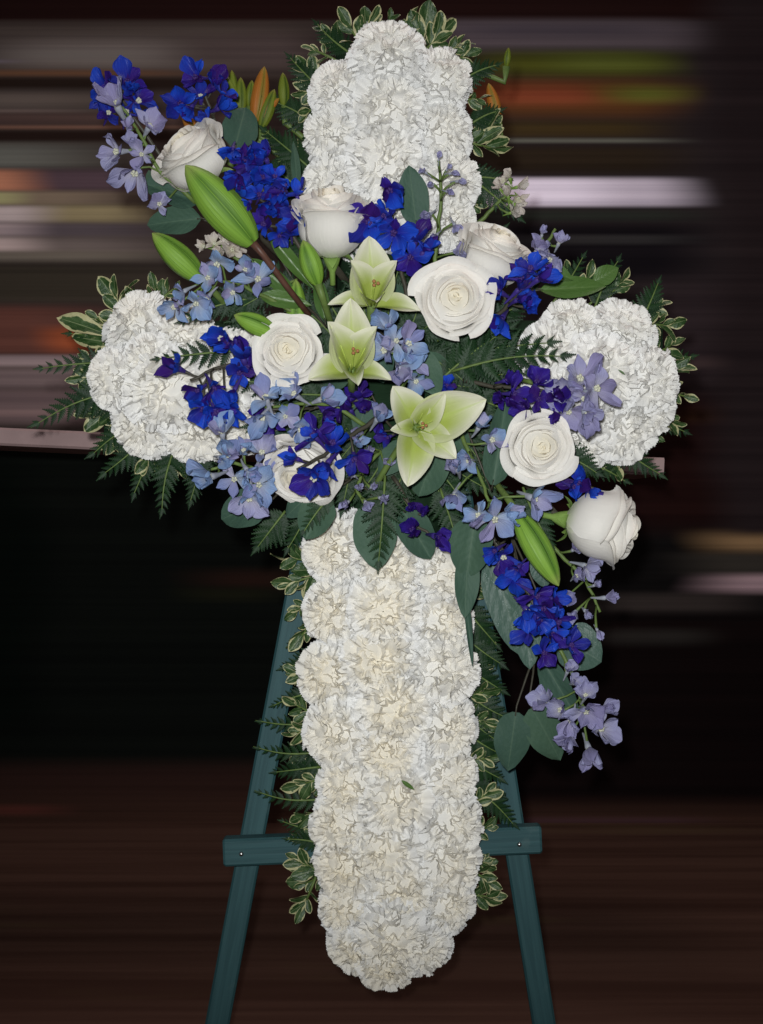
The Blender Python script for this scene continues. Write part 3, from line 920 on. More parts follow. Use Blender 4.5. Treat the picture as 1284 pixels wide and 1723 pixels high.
def delphinium(path, d, flowers, key, label, group, size=27, stem='stem', spread=0.85, tail=True):
    """path: pixel points of the stem from its inner end outwards; flowers: (px, py[, size, fx, fz, closed])"""
    n = len(path)
    if key in ('blue', 'violet'): stem = 'stemd'
    ds = [d[0] + (d[1] - d[0]) * i / (n - 1) for i in range(n)]
    pts = [W(x, y, q) for (x, y), q in zip(path, ds)]
    t = thing('delphinium', pts[0], label, 'delphinium', group)
    # refine the stem
    fine = []
    for i in range(n - 1):
        for k in range(4):
            fine.append(pts[i].lerp(pts[i + 1], k / 4) + jit(0.0008))
    fine.append(pts[-1])
    g = G()
    g.tube(fine, [0.0024 - 0.0012 * i / len(fine) for i in range(len(fine))], 6)
    for fl in flowers:
        fx = fz = None; cl = 0.0; sz = size
        x, y = fl[:2]
        if len(fl) > 2: sz = fl[2]
        # nearest stem point
        q = min(range(len(fine)), key=lambda i: (fine[i] - W(x, y, -fine[i].y)).length)
        S = fine[max(0, q - 1)]
        dd = -S.y + rng.uniform(0.010, 0.026)
        P = W(x, y, dd)
        if len(fl) > 4: f = face(fl[3], fl[4])
        else:
            o = P - S
            f = (Vector((o.x, 0, o.z)) * 34 + Vector((rng.uniform(-spread, spread), -1, rng.uniform(-spread, spread)))).normalized()
        if len(fl) > 5: cl = fl[5]
        elif rng.random() < 0.65: cl = rng.uniform(0.1, 0.75)
        R = sz * (1.36 if key in ('blue', 'violet') else 1.27) * PXM * (D - dd) / D
        floret(t, P, f, R, key, cl)
        b = P - f * R * 0.25
        mid = b.lerp(S, 0.5) - f * R * 0.25
        g.tube([S, mid, b], [0.0011, 0.0010, 0.0013], 5)
    part('stem', g.mesh('stem', M[stem]), t)
    return t, fine
DG, LG = 'deep blue delphinium stems', 'pale blue delphinium stems'
delphinium([(330, 330), (270, 260), (215, 185), (200, 150)], (0.09, 0.13), [(180, 150, 26), (213, 140, 28), (230, 172, 26), (182, 192, 22), (212, 192, 24), (222, 150, 22), (172, 165, 22)], 'blue', 'dark blue delphinium tip at the far upper left behind lavender florets', DG)
delphinium([(440, 330), (390, 250), (360, 200), (335, 135)], (0.07, 0.11), [(332, 130, 24), (360, 142, 24), (305, 175, 26), (368, 182, 24), (350, 208, 22), (338, 165, 22), (375, 160, 20), (322, 180, 22), (350, 222, 18)], 'blue', 'dark blue delphinium tip just left of the orange buds', DG)
delphinium([(520, 440), (470, 360), (430, 300), (395, 245)], (0.12, 0.17), [(392, 252, 27), (425, 262, 28), (448, 268, 24), (400, 292, 26), (438, 300, 28), (470, 325, 24), (406, 325, 22), (455, 345, 26), (482, 350, 24), (446, 378, 24), (490, 388, 22), (425, 285, 24), (478, 320, 22), (462, 300, 20), (420, 340, 20), (470, 395, 18), (412, 270, 22), (436, 330, 22), (496, 365, 20), (500, 330, 18)], 'blue',
           'long dark blue delphinium running beside the largest lily bud', DG)
delphinium([(690, 520), (672, 440), (660, 370), (655, 305)], (0.12, 0.165), [(655, 318, 30, 0.1, -0.7, 0.45), (622, 372, 30), (664, 390, 30), (698, 405, 28), (690, 432, 28, 0.1, -0.3), (648, 365, 22), (712, 425, 24)], 'blue', 'dark blue delphinium rising in the middle below the top arm', DG, 28)
delphinium([(800, 560), (850, 520), (880, 480), (900, 445)], (0.13, 0.185), [(842, 492, 26, -0.8, 0.2, 0.4), (872, 488, 24), (892, 455, 26), (886, 515, 28), (845, 535, 28, -0.5, -0.8, 0.5), (870, 505, 22), (905, 470, 26, 0.6, 0.5, 0.5), (880, 470, 24)], 'blue', 'dark blue delphinium in front of the upper right rose', DG)
delphinium([(470, 620), (420, 610), (375, 615), (320, 640)], (0.13, 0.16), [(374, 570, 27), (300, 620, 28, -0.4, 0.2, 0.5), (410, 605, 30), (358, 650, 27), (343, 686, 28, -0.2, -0.7, 0.3), (382, 688, 26, 0.3, -0.8, 0.3), (402, 625, 24), (388, 580, 22), (335, 655, 24, -0.6, -0.5, 0.5), (420, 620, 22), (395, 655, 22), (362, 690, 24), (425, 590, 22)], 'blue', 'dark blue delphinium lying over the left arm carnations', DG)
delphinium([(640, 700), (590, 735), (545, 765), (500, 790)], (0.15, 0.195), [(530, 735, 27), (560, 748, 28), (530, 802, 30, -0.4, -0.7), (596, 770, 26), (500, 772, 22, -0.8, 0.3, 0.5), (552, 778, 26)], 'blue', 'dark blue delphinium spread over the downward facing rose', DG)
delphinium([(640, 690), (600, 672), (560, 680), (520, 690)], (0.12, 0.14), [(572, 682, 26), (604, 668, 26), (545, 692, 22), (590, 690, 22), (612, 690, 20), (460, 706, 22), (445, 690, 18)], 'violet', 'violet blue florets low under the middle lily', DG)
delphinium([(660, 800), (690, 850), (700, 885), (735, 905)], (0.11, 0.13), [(695, 892, 26, -0.3, 0.2, 0.55), (732, 902, 28, 0.5, -0.2, 0.55), (712, 865, 18, 0.2, 0.3, 0.7), (690, 858, 16, 0.2, 0.3, 0.7)], 'violet', 'dark violet delphinium buds over the top of the upright', DG, 26, 'stemd')
delphinium([(800, 850), (845, 930), (890, 1000), (930, 1090)], (0.12, 0.15), [(848, 935, 26), (866, 972, 26), (900, 1000, 26), (930, 1008, 24), (885, 1025, 25), (906, 1040, 25), (936, 1045, 26), (890, 1060, 25, -0.6, 0), (915, 1098, 24), (958, 1086, 24, 0.7, 0.2), (835, 925, 22), (872, 955, 20), (915, 1020, 24), (928, 1065, 22)], 'blue',
           'dark blue delphinium cascading down at the lower right', DG, 25)
delphinium([(880, 780), (930, 800), (970, 812), (1000, 822)], (0.11, 0.13), [(976, 812, 28), (990, 826, 24, 0.6, -0.3), (962, 818, 20)], 'blue', 'small dark blue delphinium floret between the right arm and sideways rose', DG)
delphinium([(780, 640), (830, 650), (890, 655), (935, 660)], (0.12, 0.155), [(862, 662, 24), (902, 645, 24, 0.2, 0.5, 0.4), (936, 668, 26, 0.1, 0.2, 0.7), (850, 640, 20), (882, 682, 24), (930, 690, 22, 0.0, -1.2, 0.85), (905, 672, 22), (845, 672, 20)], 'violet', 'dark violet delphinium reaching right under the long fern', DG)
delphinium([(720, 690), (735, 670), (745, 655), (760, 640)], (0.10, 0.12), [(738, 660, 18), (752, 650, 14), (640, 708, 20), (655, 735, 16)], 'blue', 'few small dark blue florets tucked above the widest lily', DG)

delphinium([(330, 340), (270, 290), (235, 225), (205, 180)], (0.12, 0.165), [(198, 180, 36, -0.3, 0.7), (250, 215, 28, 0.6, 0.4, 0.3), (200, 255, 30, -0.9, -0.2, 0.3), (228, 288, 34, -0.1, -0.9, 0.15), (268, 345, 22, 0.2, 0.2, 0.4), (222, 245, 20), (240, 260, 22), (215, 215, 16, 0.2, 0.3, 0.6)], 'lav', 'lavender delphinium with pale stems at the far upper left', LG, 30)
delphinium([(520, 540), (450, 500), (395, 475), (340, 470)], (0.115, 0.155), [(434, 472, 30, 0.1, 0.25), (366, 442, 30, -0.1, -0.8, 0.3), (392, 490, 24, 0.0, -0.7, 0.3), (330, 508, 26, 0.1, -0.9, 0.35), (295, 515, 26, -0.5, -0.6, 0.3), (350, 468, 24), (310, 490, 22), (412, 455, 22), (350, 500, 22)], 'sky', 'pale blue delphinium over the upper edge of the left arm', LG)
delphinium([(690, 690), (675, 640), (665, 590), (655, 545)], (0.14, 0.185), [(652, 552, 34, -0.3, 0.6), (685, 580, 32, 0.5, 0.2), (672, 618, 36, 0.1, -0.3), (650, 590, 32, -0.6, 0.0), (698, 640, 24, 0.5, -0.6), (690, 605, 28), (665, 575, 26)], 'sky', 'large periwinkle delphinium head between the lilies and largest rose', LG, 32)
delphinium([(620, 720), (560, 680), (500, 680), (445, 685)], (0.14, 0.17), [(448, 672, 30, -0.2, 0.8, 0.35), (443, 700, 28, -0.3, -0.8, 0.3), (498, 665, 28, -0.6, 0.5, 0.4), (540, 672, 28, 0.8, 0.2, 0.4), (505, 720, 28, 0.3, -0.7, 0.4), (480, 700, 22), (600, 745, 24, 0.1, 0.1, 0.75), (635, 705, 26, 0.3, 0.5, 0.6)], 'sky', 'pale blue delphinium under the left open rose', LG)
delphinium([(480, 800), (430, 790), (395, 780), (355, 790)], (0.13, 0.165), [(355, 802, 34, -0.5, -0.1), (385, 768, 32, 0.0, 0.4), (374, 730, 28, -0.1, 0.9, 0.45), (420, 835, 32, -0.1, -0.9, 0.2), (440, 765, 28, 0.3, 0.9, 0.4), (435, 815, 28, 0.2, -0.2), (395, 805, 28), (410, 760, 22, 0.1, 0.6, 0.4), (450, 795, 20), (415, 790, 24), (370, 770, 22)], 'sky', 'pale blue delphinium at the lower left over a round eucalyptus leaf', LG, 30)
delphinium([(760, 700), (790, 760), (815, 820), (830, 870)], (0.14, 0.175), [(770, 790, 30, -0.3, 0.3), (765, 832, 26, -0.2, -0.7), (826, 742, 28, 0.4, 0.3, 0.4), (832, 872, 34, 0.0, -0.3), (895, 838, 34, 0.8, -0.4, 0.25), (808, 866, 28, -0.7, -0.2, 0.3), (790, 775, 22), (850, 865, 24), (805, 720, 22, 0.3, 0.8, 0.4)], 'sky', 'pale blue delphinium hanging below the widest lily', LG, 30)
delphinium([(880, 640), (930, 650), (965, 655), (990, 665)], (0.125, 0.16), [(975, 640, 36, 0.1, 0.5), (952, 662, 34, -0.4, 0.0), (1000, 655, 34, 0.7, 0.2), (985, 695, 34, 0.2, -0.8), (985, 668, 26), (958, 690, 28, -0.3, -0.7)], 'lav', 'lavender delphinium head lying on the right arm carnations', LG, 34)
delphinium([(920, 1050), (950, 1110), (975, 1160), (985, 1220)], (0.10, 0.12), [(985, 1195, 30), (1008, 1225, 30, 0.6, -0.1), (945, 1195, 26, -0.6, 0.2, 0.3), (920, 1180, 24, -0.9, 0.3, 0.4), (1012, 1195, 26, 0.7, 0.3), (990, 1258, 30, 0.1, -0.8), (960, 1238, 30, -0.3, -0.5), (985, 1172, 22, 0, 0.7, 0.4), (962, 1210, 24), (955, 1130, 18, 0.2, 0.8, 0.6), (968, 1150, 18, 0.2, 0.3, 0.6)], 'lav', 'lavender delphinium tip hanging lowest at the right beside eucalyptus', LG, 28)
delphinium([(850, 480), (890, 440), (920, 410), (935, 385)], (0.11, 0.13), [(905, 420, 26), (925, 435, 24), (940, 410, 18, 0.3, 0.8, 0.5), (895, 445, 24), (912, 395, 14, 0.2, 0.9, 0.7)], 'lav', 'small lavender delphinium with bare tendrils right of the upper roses', LG, 24)
delphinium([(880, 860), (940, 930), (985, 975), (1010, 1030)], (0.10, 0.13), [(985, 952, 26, 0.7, -0.3, 0.3), (968, 970, 20, 0.2, 0.2, 0.5), (1018, 1006, 22, 1.4, 0.2, 0.75), (968, 1030, 20, -0.4, -0.3, 0.8), (985, 1028, 18, 0.2, -0.4, 0.85), (1005, 1060, 14, 0.3, -0.7, 0.9), (950, 1010, 22, 0.2, 0.2, 0.5), (1000, 985, 14, 0.5, 0.4, 0.85), (965, 925, 18, 0.4, 0.4, 0.6)], 'lav', 'pale lavender delphinium buds below the sideways rose', LG, 20)
delphinium([(730, 470), (735, 400), (742, 340), (738, 275)], (0.115, 0.125), [(716, 290, 13, -0.8, 0.2, 0.9), (758, 292, 14, 0.7, 0.0, 0.9), (770, 305, 14, 0.8, -0.2, 0.9), (738, 268, 9, 0.0, 0.9, 0.95), (724, 360, 17, -0.6, -0.4, 0.85), (765, 378, 17, 0.5, -0.8, 0.85), (728, 310, 12, -0.6, -0.2, 0.9), (752, 322, 12, 0.6, -0.2, 0.9), (735, 395, 16, -0.3, -0.6, 0.85), (752, 285, 10, 0.4, 0.5, 0.9), (770, 425, 18, 0.3, -0.3, 0.6)], 'lav', 'green spike of unopened delphinium buds against the top arm', LG, 14)
delphinium([(640, 760), (612, 790), (600, 825), (615, 850)], (0.12, 0.14), [(595, 800, 17, -0.5, 0.2, 0.88), (585, 845, 16, -0.5, -0.3, 0.88), (615, 845, 16, 0.1, -0.5, 0.88), (640, 838, 18, 0.5, -0.2, 0.85), (605, 822, 14, 0.0, 0.2, 0.9), (625, 820, 14, 0.5, 0.2, 0.9), (600, 738, 24, 0.0, 0.2, 0.75), (620, 760, 18, 0.2, 0.2, 0.8), (650, 780, 18, 0.2, 0.2, 0.8)], 'lav', 'greyish delphinium buds clustered above the upright', LG, 16)
SG = 'small white stock flowers behind the cross'
delphinium([(800, 380), (830, 350), (855, 325), (862, 300)], (0.03, 0.05), [(858, 300, 17), (870, 315, 17), (855, 330, 17), (868, 345, 17), (860, 358, 15), (842, 318, 14), (872, 332, 14), (850, 308, 13)], 'white', 'blush white stock flower cluster at the right edge of the top arm', SG, 16)[0].name = 'stock_flower'
delphinium([(440, 470), (410, 445), (385, 425), (362, 412)], (0.08, 0.10), [(360, 412, 16), (376, 406, 18), (390, 420, 18), (368, 425, 16), (345, 415, 14), (400, 412, 14)], 'white', 'blush white stock flower cluster under the largest lily bud', SG, 16)[0].name = 'stock_flower'

# ------------------------------------------------------------------ leaves
def leaf_mesh(name, mat, shape, fold, bend, wav, seed, nu=9, nv=13):
    r = random.Random(seed); g = G()
    P = np.zeros((nv, nu, 3)); Q = np.zeros((nv, nu, 3))
    q = r.uniform(0, 6)
    for j in range(nv):
        v = j / (nv - 1)
        w = max(0.5 * shape(v), 0.004)
        for k in range(nu):
            u = 2 * k / (nu - 1) - 1
            z = fold * abs(u) * w * 2 - bend * v * v + wav * math.sin(8 * v + q + 2 * u) * abs(u) ** 1.5
            P[j, k] = (w * u * (1 + 0.03 * math.sin(11 * v + q)), v, z)
            Q[j, k] = (u, v, seed % 9 / 9)
    g.grid(P, Q)
    return g.mesh(name, mat)
ovate = lambda v: math.sin(PI * min(1, 0.02 + v ** 0.78 * 0.98)) ** 0.62
lance = lambda v: math.sin(PI * v ** 0.85) ** 0.85
obov = lambda v: math.sin(PI * min(1, v ** 1.15)) ** 0.7
EUC = [leaf_mesh('leaf', M['euc'], ovate, f_, b_, 0.03, i) for i, (f_, b_) in enumerate(((0.16, 0.22), (0.05, -0.12), (0.22, 0.1), (-0.08, 0.3)))]
EUCD = [leaf_mesh('leaf', M['eucd'], ovate, 0.06, 0.10, 0.012, i) for i in range(2)]
LONG = [leaf_mesh('leaf', M['lleaf'], lance, 0.12, 0.12, 0.02, i) for i in range(2)]
PITTO = [leaf_mesh('leaf', M['pitto'], obov, 0.10, b, 0.045, i) for i, b in ((0, 0.1), (1, 0.25), (2, -0.05), (3, 0.35))]

def sprig(leaves, root, d, label, group, mats, name='eucalyptus_sprig', cat='eucalyptus'):
    """leaves: (cx, cy, length px, width px, angle of the tip in degrees (0 right, 90 up), [depth])"""
    P0 = W(*root, d - 0.02)
    t = thing(name, P0, label, cat, group)
    g = G()
    for lf in leaves:
        cx, cy, ln, wd, an = lf[:5]
        dd = lf[5] if len(lf) > 5 else d + rng.uniform(-0.004, 0.006)
        a = math.radians(an)
        bx, by = cx - math.cos(a) * ln / 2, cy + math.sin(a) * ln / 2
        A = W(bx, by, dd)
        T = W(cx + math.cos(a) * ln / 2, cy - math.sin(a) * ln / 2, dd + rng.uniform(-0.012, 0.006))
        nrm = Vector((rng.uniform(-0.25, 0.25), -1, rng.uniform(-0.2, 0.35)))
        k = PXM * (D - dd) / D
        part('leaf', rng.choice(mats), t, bladeM(A, T - A, nrm, (T - A).length, wd * k))
        g.tube([A + (T - A) * 0.06, A - (T - A).normalized() * 0.006 + Vector((0, 0.001, 0)), A.lerp(P0, 0.6) + Vector((0, 0.006, 0)), P0], [0.0007, 0.0009, 0.0012, 0.0014], 5)
    part('stem', g.mesh('stem', M['stemd']), t)
EG = 'eucalyptus sprigs in the spray'
sprig([(405, 212, 78, 62, 75)], (440, 300), 0.10, 'single round green eucalyptus leaf below the orange buds', EG, EUC)
sprig([(288, 322, 100, 62, 160), (290, 372, 95, 50, 185), (265, 305, 60, 44, 120)], (400, 400), 0.115, 'eucalyptus leaves under the upper left rose', EG, EUC)
sprig([(694, 328, 98, 54, 98)], (705, 430), 0.135, 'oval eucalyptus leaf standing upright against the top arm', EG, EUC)
sprig([(497, 272, 84, 16, 95)], (505, 360), 0.10, 'narrow eucalyptus leaf along the left edge of the top arm', EG, EUC)
sprig([(842, 742, 150, 52, 80), (720, 795, 90, 64, 250), (715, 628, 90, 60, 300)], (770, 690), 0.135, 'eucalyptus sprig with a tall leaf beside the lower right open rose', EG, EUC)
sprig([(408, 858, 88, 66, 200)], (480, 820), 0.115, 'round eucalyptus leaf under the lower left pale blue florets', EG, EUC)
sprig([(530, 872, 78, 62, 245), (500, 850, 60, 40, 220), (632, 902, 116, 76, 275), (702, 900, 96, 60, 300)], (600, 800), 0.122, 'eucalyptus leaves draped over the top of the upright', EG, EUC)
sprig([(792, 922, 104, 74, 262, 0.135), (784, 985, 110, 44, 266, 0.128), (789, 1062, 118, 11, 275, 0.125)], (800, 850), 0.13, 'eucalyptus sprig with heart shaped leaf over the right of the upright', EG, EUC)
sprig([(852, 1018, 178, 66, 285, 0.085), (887, 1068, 118, 50, 275, 0.092), (978, 1092, 82, 84, 330, 0.085), (912, 960, 60, 40, 280, 0.085), (918, 1150, 80, 22, 275, 0.09)], (860, 900), 0.09, 'droplet speckled eucalyptus leaves behind the cascading blue delphinium', EG, EUCD)
sprig([(942, 1160, 120, 44, 300, 0.098), (861, 1250, 104, 62, 262, 0.10), (922, 1238, 108, 64, 300, 0.103)], (900, 1100), 0.10, 'lowest eucalyptus sprig with twin leaves right of the upright', EG, EUC)
sprig([(965, 484, 116, 38, 4, 0.10), (935, 458, 70, 32, 340, 0.105), (1020, 462, 50, 34, 30, 0.07)], (870, 490), 0.10, 'long green leaf pointing right above the right arm', EG, LONG, 'broad_leaf', 'leaf')
sprig([(600, 560, 70, 40, 40), (670, 500, 60, 44, 330), (740, 620, 70, 40, 320), (640, 610, 70, 50, 280)], (640, 560), 0.11, 'eucalyptus leaves deep between the lilies and largest rose', EG, EUC)
sprig([(138, 546, 96, 34, 158, 0.03), (158, 572, 80, 30, 170, 0.02)], (220, 590), 0.03, 'two long cream edged leaves at the upper corner of the left arm', EG, PITTO, 'broad_leaf', 'leaf')
sprig([(490, 440, 120, 26, 310), (465, 470, 110, 30, 320), (480, 505, 90, 30, 350), (540, 500, 80, 26, 100)], (520, 520), 0.125, 'narrow green lily leaves along the reddish stem', EG, LONG, 'lily_leaf', 'leaf')
sprig([(660, 770, 70, 46, 230), (610, 700, 60, 40, 250), (690, 680, 56, 40, 120), (770, 740, 70, 40, 300)], (660, 720), 0.125, 'eucalyptus leaves peeping out round the widest lily', EG, EUC)
sprig([(480, 740, 70, 40, 160), (700, 760, 60, 50, 250), (560, 640, 60, 40, 200)], (600, 720), 0.10, 'eucalyptus leaves deep under the middle lily', EG, EUC)

# ------------------------------------------------------------------ fern
def pinna(seed):
    r = random.Random(seed); g = G()
    n = 8
    v, f, p = [], [], []
    for i in range(n + 1):
        y = i / n
        v.append((0, y, 0.02)); p.append((0, y, 0))
    def wdt(y): return 0.19 * (1 - y) ** 0.75 * (0.75 + 0.5 * math.sin(PI * min(1, y * 1.4)))
    for sgn in (-1, 1):
        for i in range(n):
            y0, y1 = i / n, (i + 1) / n
            w0 = wdt(y0) + 0.015
            b = len(v)
            tip = y0 + 1.25 / n
            v += [(sgn * w0 * 0.55, y0 + 0.1 / n, 0.0), (sgn * w0 * 1.1 * r.uniform(0.9, 1.1), tip, -0.035), (sgn * w0 * 0.5, y1, 0.0)]
            p += [(sgn * 0.5, y0, 0), (sgn * 1.0, tip, 0), (sgn * 0.5, y1, 0)]
            f += [(i, b, b + 1, b + 2) if sgn > 0 else (i, b + 2, b + 1, b), (i, b + 2, i + 1) if sgn > 0 else (i, i + 1, b + 2)]
    g.add(v, f, p)
    return g.mesh('pinna', M['fern'])
PINNA = [pinna(i) for i in range(4)]
def frond(b, tip, d0, d1, width, label, group, n=10, bow=0.0):
    A, B = W(*b, d0), W(*tip, d1)
    t = thing('fern_frond', A, label, 'fern', group)
    L = (B - A).length
    y = (B - A).normalized()
    side = y.cross(Vector((0, -1, 0))).normalized()
    nrm0 = side.cross(y)
    pts = []
    for i in range(n + 1):
        s = i / n
        pts.append(A.lerp(B, s) + side * bow * L * math.sin(PI * s) + nrm0 * 0.06 * L * math.sin(PI * s))
    g = G(); g.tube(pts, [0.0014 * (1 - 0.75 * i / n) for i in range(n + 1)], 5)
    part('rachis', g.mesh('rachis', M['stem']), t)
    wpx = width * PXM
    tilt = rng.uniform(-0.25, 0.25)
    for i in range(1, n):
        s = i / n
        tan = (pts[i + 1] - pts[i - 1]).normalized()
        ln = wpx * (1.08 - s) ** 0.75 * (0.75 + 0.25 * min(1, i / 2))
        for sg in (-1, 1):
            a = math.radians(58 - 22 * s + rng.uniform(-6, 6))
            dv = tan * math.cos(a) + side * sg * math.sin(a) - nrm0 * rng.uniform(-0.05, 0.25)
            nn = nrm0 + side * (sg * -0.2 + tilt) + jit(0.12)
            part('pinna', rng.choice(PINNA), t, bladeM(pts[i], dv, nn, ln * rng.uniform(0.9, 1.08), ln * 1.25))
    part('pinna', rng.choice(PINNA), t, bladeM(pts[n - 1], y, nrm0, wpx * 0.45, wpx * 0.5))
FG = 'leatherleaf fern fronds'
FR = [  # base, tip, depth, depth, pinna length px, label
    ((215, 655), (52, 720), 0.035, 0.05, 46, 'fern frond pointing left and down at the left end of the left arm'),
    ((200, 610), (56, 622), 0.03, 0.05, 36, 'fern frond pointing straight left at the left end of the left arm'),
    ((260, 700), (150, 770), 0.02, 0.03, 44, 'dark fern frond under the lower left corner of the left arm'),
    ((300, 740), (272, 868), 0.03, 0.04, 40, 'fern frond hanging straight down below the left arm'),
    ((255, 730), (222, 838), 0.015, 0.02, 40, 'darker fern frond hanging left of another below the left arm'),
    ((400, 590), (252, 606), 0.12, 0.125, 34, 'fern frond lying left across the left arm carnations behind blue florets'),
    ((440, 500), (300, 545), 0.115, 0.12, 42, 'fern frond under the pale blue florets over the left arm'),
    ((760, 625), (962, 600), 0.125, 0.13, 52, 'long fern frond lying right across the right arm carnations'),
    ((740, 640), (870, 545), 0.115, 0.12, 44, 'fern frond rising behind the largest open rose'),
    ((648, 800), (636, 958), 0.135, 0.138, 46, 'fern frond pointing down on the upright over eucalyptus'),
    ((740, 820), (775, 930), 0.10, 0.11, 38, 'fern frond curling down behind dark violet buds'),
    ((560, 830), (508, 900), 0.125, 0.13, 30, 'fern frond at the upper left corner of the upright'),
    ((880, 820), (930, 920), 0.12, 0.13, 46, 'fern frond behind the hanging bright green lily bud'),
    ((930, 760), (1010, 800), 0.07, 0.08, 40, 'fern frond under the inner half of the right arm'),
    ((1030, 740), (1118, 802), 0.03, 0.035, 38, 'fern frond at the lower outer corner of the right arm'),
    ((960, 770), (1060, 815), 0.03, 0.03, 36, 'dark fern frond under the middle of the right arm'),
    ((540, 150), (484, 92), 0.02, 0.02, 36, 'fern frond at the upper left of the top arm'),
    ((530, 290), (440, 215), 0.03, 0.03, 44, 'fern frond left of the top arm below the orange buds'),
    ((520, 330), (440, 270), 0.04, 0.05, 40, 'lower fern frond left of the top arm near the blue florets'),
    ((770, 140), (842, 108), 0.02, 0.02, 34, 'fern frond at the upper right of the top arm'),
    ((780, 290), (880, 372), 0.03, 0.04, 40, 'fern frond pointing down right at the right edge of the top arm'),
    ((780, 300), (858, 305), 0.03, 0.04, 34, 'fern frond pointing right at the right edge of the top arm'),
    ((590, 90), (530, 35), 0.015, 0.01, 34, 'fern frond at the very top left of the cross'),
    ((930, 510), (985, 425), 0.04, 0.04, 34, 'fern frond rising left of the outer right arm'),
    ((1000, 520), (1045, 432), 0.03, 0.03, 36, 'fern frond behind the top of the right arm'),
    ((1080, 540), (1110, 470), 0.03, 0.03, 36, 'dark fern frond at the upper outer corner of the right arm'),
    ((540, 1215), (430, 1212), 0.02, 0.015, 30, 'upper fern frond crossing the left easel leg'),
    ((540, 1265), (426, 1256), 0.02, 0.015, 30, 'second fern frond crossing the left easel leg'),
    ((540, 1345), (428, 1330), 0.015, 0.01, 30, 'lowest fern frond near the left easel leg'),
    ((530, 1165), (455, 1190), 0.02, 0.015, 26, 'small fern frond left of the upright above the easel crossing fronds'),
    ((790, 1320), (868, 1392), 0.02, 0.02, 38, 'fern frond over the right end of the easel crossbar'),
    ((780, 1120), (850, 1165), 0.02, 0.02, 40, 'dark fern frond right of the upright under the eucalyptus'),
    ((780, 1230), (845, 1270), 0.02, 0.02, 38, 'dark fern frond right of the upright by the twin eucalyptus leaves'),
    ((780, 1020), (840, 1090), 0.02, 0.02, 38, 'dark fern frond beside the speckled eucalyptus'),
    ((540, 1400), (470, 1380), 0.015, 0.01, 26, 'fern frond just above the left end of the crossbar'),
    ((560, 1010), (480, 1090), 0.02, 0.02, 28, 'fern frond at the top of the left easel leg'),
    ((480, 860), (430, 925), 0.05, 0.05, 44, 'dark fern frond in the corner between left arm and upright'),
    ((530, 830), (480, 930), 0.06, 0.06, 40, 'dark fern frond beside the round eucalyptus leaf'),
    ((265, 715), (168, 802), 0.02, 0.03, 46, 'broad dark fern frond slanting down left below the left arm'),
    ((240, 690), (108, 676), 0.015, 0.02, 40, 'dark fern frond between the two leftmost fronds'),
    ((340, 750), (318, 850), 0.02, 0.03, 40, 'dark fern frond below the left arm nearest the pale blue florets'),
    ((770, 1060), (848, 1120), 0.015, 0.02, 46, 'broad dark fern frond under the speckled eucalyptus'),
    ((770, 1150), (858, 1210), 0.012, 0.02, 46, 'broad dark fern frond left of the twin eucalyptus leaves'),
    ((770, 1190), (842, 1250), 0.018, 0.02, 44, 'dark fern frond covering the upper part of the right easel leg'),
    ((770, 1260), (846, 1312), 0.015, 0.02, 42, 'dark fern frond just above the bare stretch of the right easel leg'),
    ((770, 1300), (850, 1340), 0.012, 0.015, 36, 'dark fern frond above the one over the crossbar'),
    ((540, 1290), (458, 1300), 0.012, 0.01, 34, 'fern frond between the second and lowest on the left easel leg'),
    ((545, 1100), (470, 1125), 0.012, 0.01, 34, 'dark fern frond beside the upper left easel leg'),
    ((545, 1420), (478, 1412), 0.02, 0.018, 26, 'short fern frond over the left part of the crossbar'),
    ((690, 750), (790, 862), 0.075, 0.08, 52, 'dark fern frond behind the hanging pale blue florets'),
    ((710, 740), (835, 830), 0.065, 0.07, 54, 'dark fern frond behind the tall eucalyptus leaf'),
    ((740, 720), (870, 850), 0.06, 0.065, 54, 'dark fern frond deep below the lower right open rose'),
    ((640, 760), (700, 870), 0.08, 0.09, 48, 'dark fern frond below the widest lily'),
    ((600, 760), (575, 862), 0.08, 0.09, 46, 'dark fern frond behind the greyish delphinium buds'),
    ((535, 210), (445, 165), 0.0, 0.0, 42, 'dark fern frond behind the green buds left of the top arm'),
    ((540, 260), (462, 275), 0.015, 0.015, 42, 'dark fern frond in the middle of the left edge of the top arm'),
    ((790, 210), (846, 185), 0.01, 0.01, 34, 'dark fern frond beside the orange bud right of the top arm'),
    ((1080, 620), (1172, 600), 0.01, 0.01, 34, 'dark fern frond at the outer end of the right arm'),
    ((1070, 690), (1160, 730), 0.01, 0.01, 36, 'dark fern frond below the outer end of the right arm'),
    ((230, 560), (110, 560), 0.01, 0.01, 40, 'dark fern frond behind the two long leaves of the left arm'),
    ((820, 560), (905, 480), 0.07, 0.075, 40, 'dark fern frond behind the upper right blue delphinium'),
    ((760, 470), (850, 380), 0.06, 0.065, 44, 'dark fern frond behind the upper right rose'),
    ((560, 440), (480, 400), 0.08, 0.09, 44, 'dark fern frond behind the short plump lily bud'),
    ((450, 560), (350, 480), 0.07, 0.08, 44, 'dark fern frond behind the pale blue florets of the left arm'),
    ((500, 470), (400, 520), 0.11, 0.12, 40, 'fern frond among pale blue florets left of centre'),
    ((700, 590), (790, 650), 0.11, 0.115, 40, 'fern frond tucked right of the periwinkle florets'),
]
for b, t_, d0, d1, wd, lab in FR:
    frond(b, t_, d0, d1, wd, lab, FG, 9 if wd < 38 else 11, rng.uniform(-0.06, 0.06))
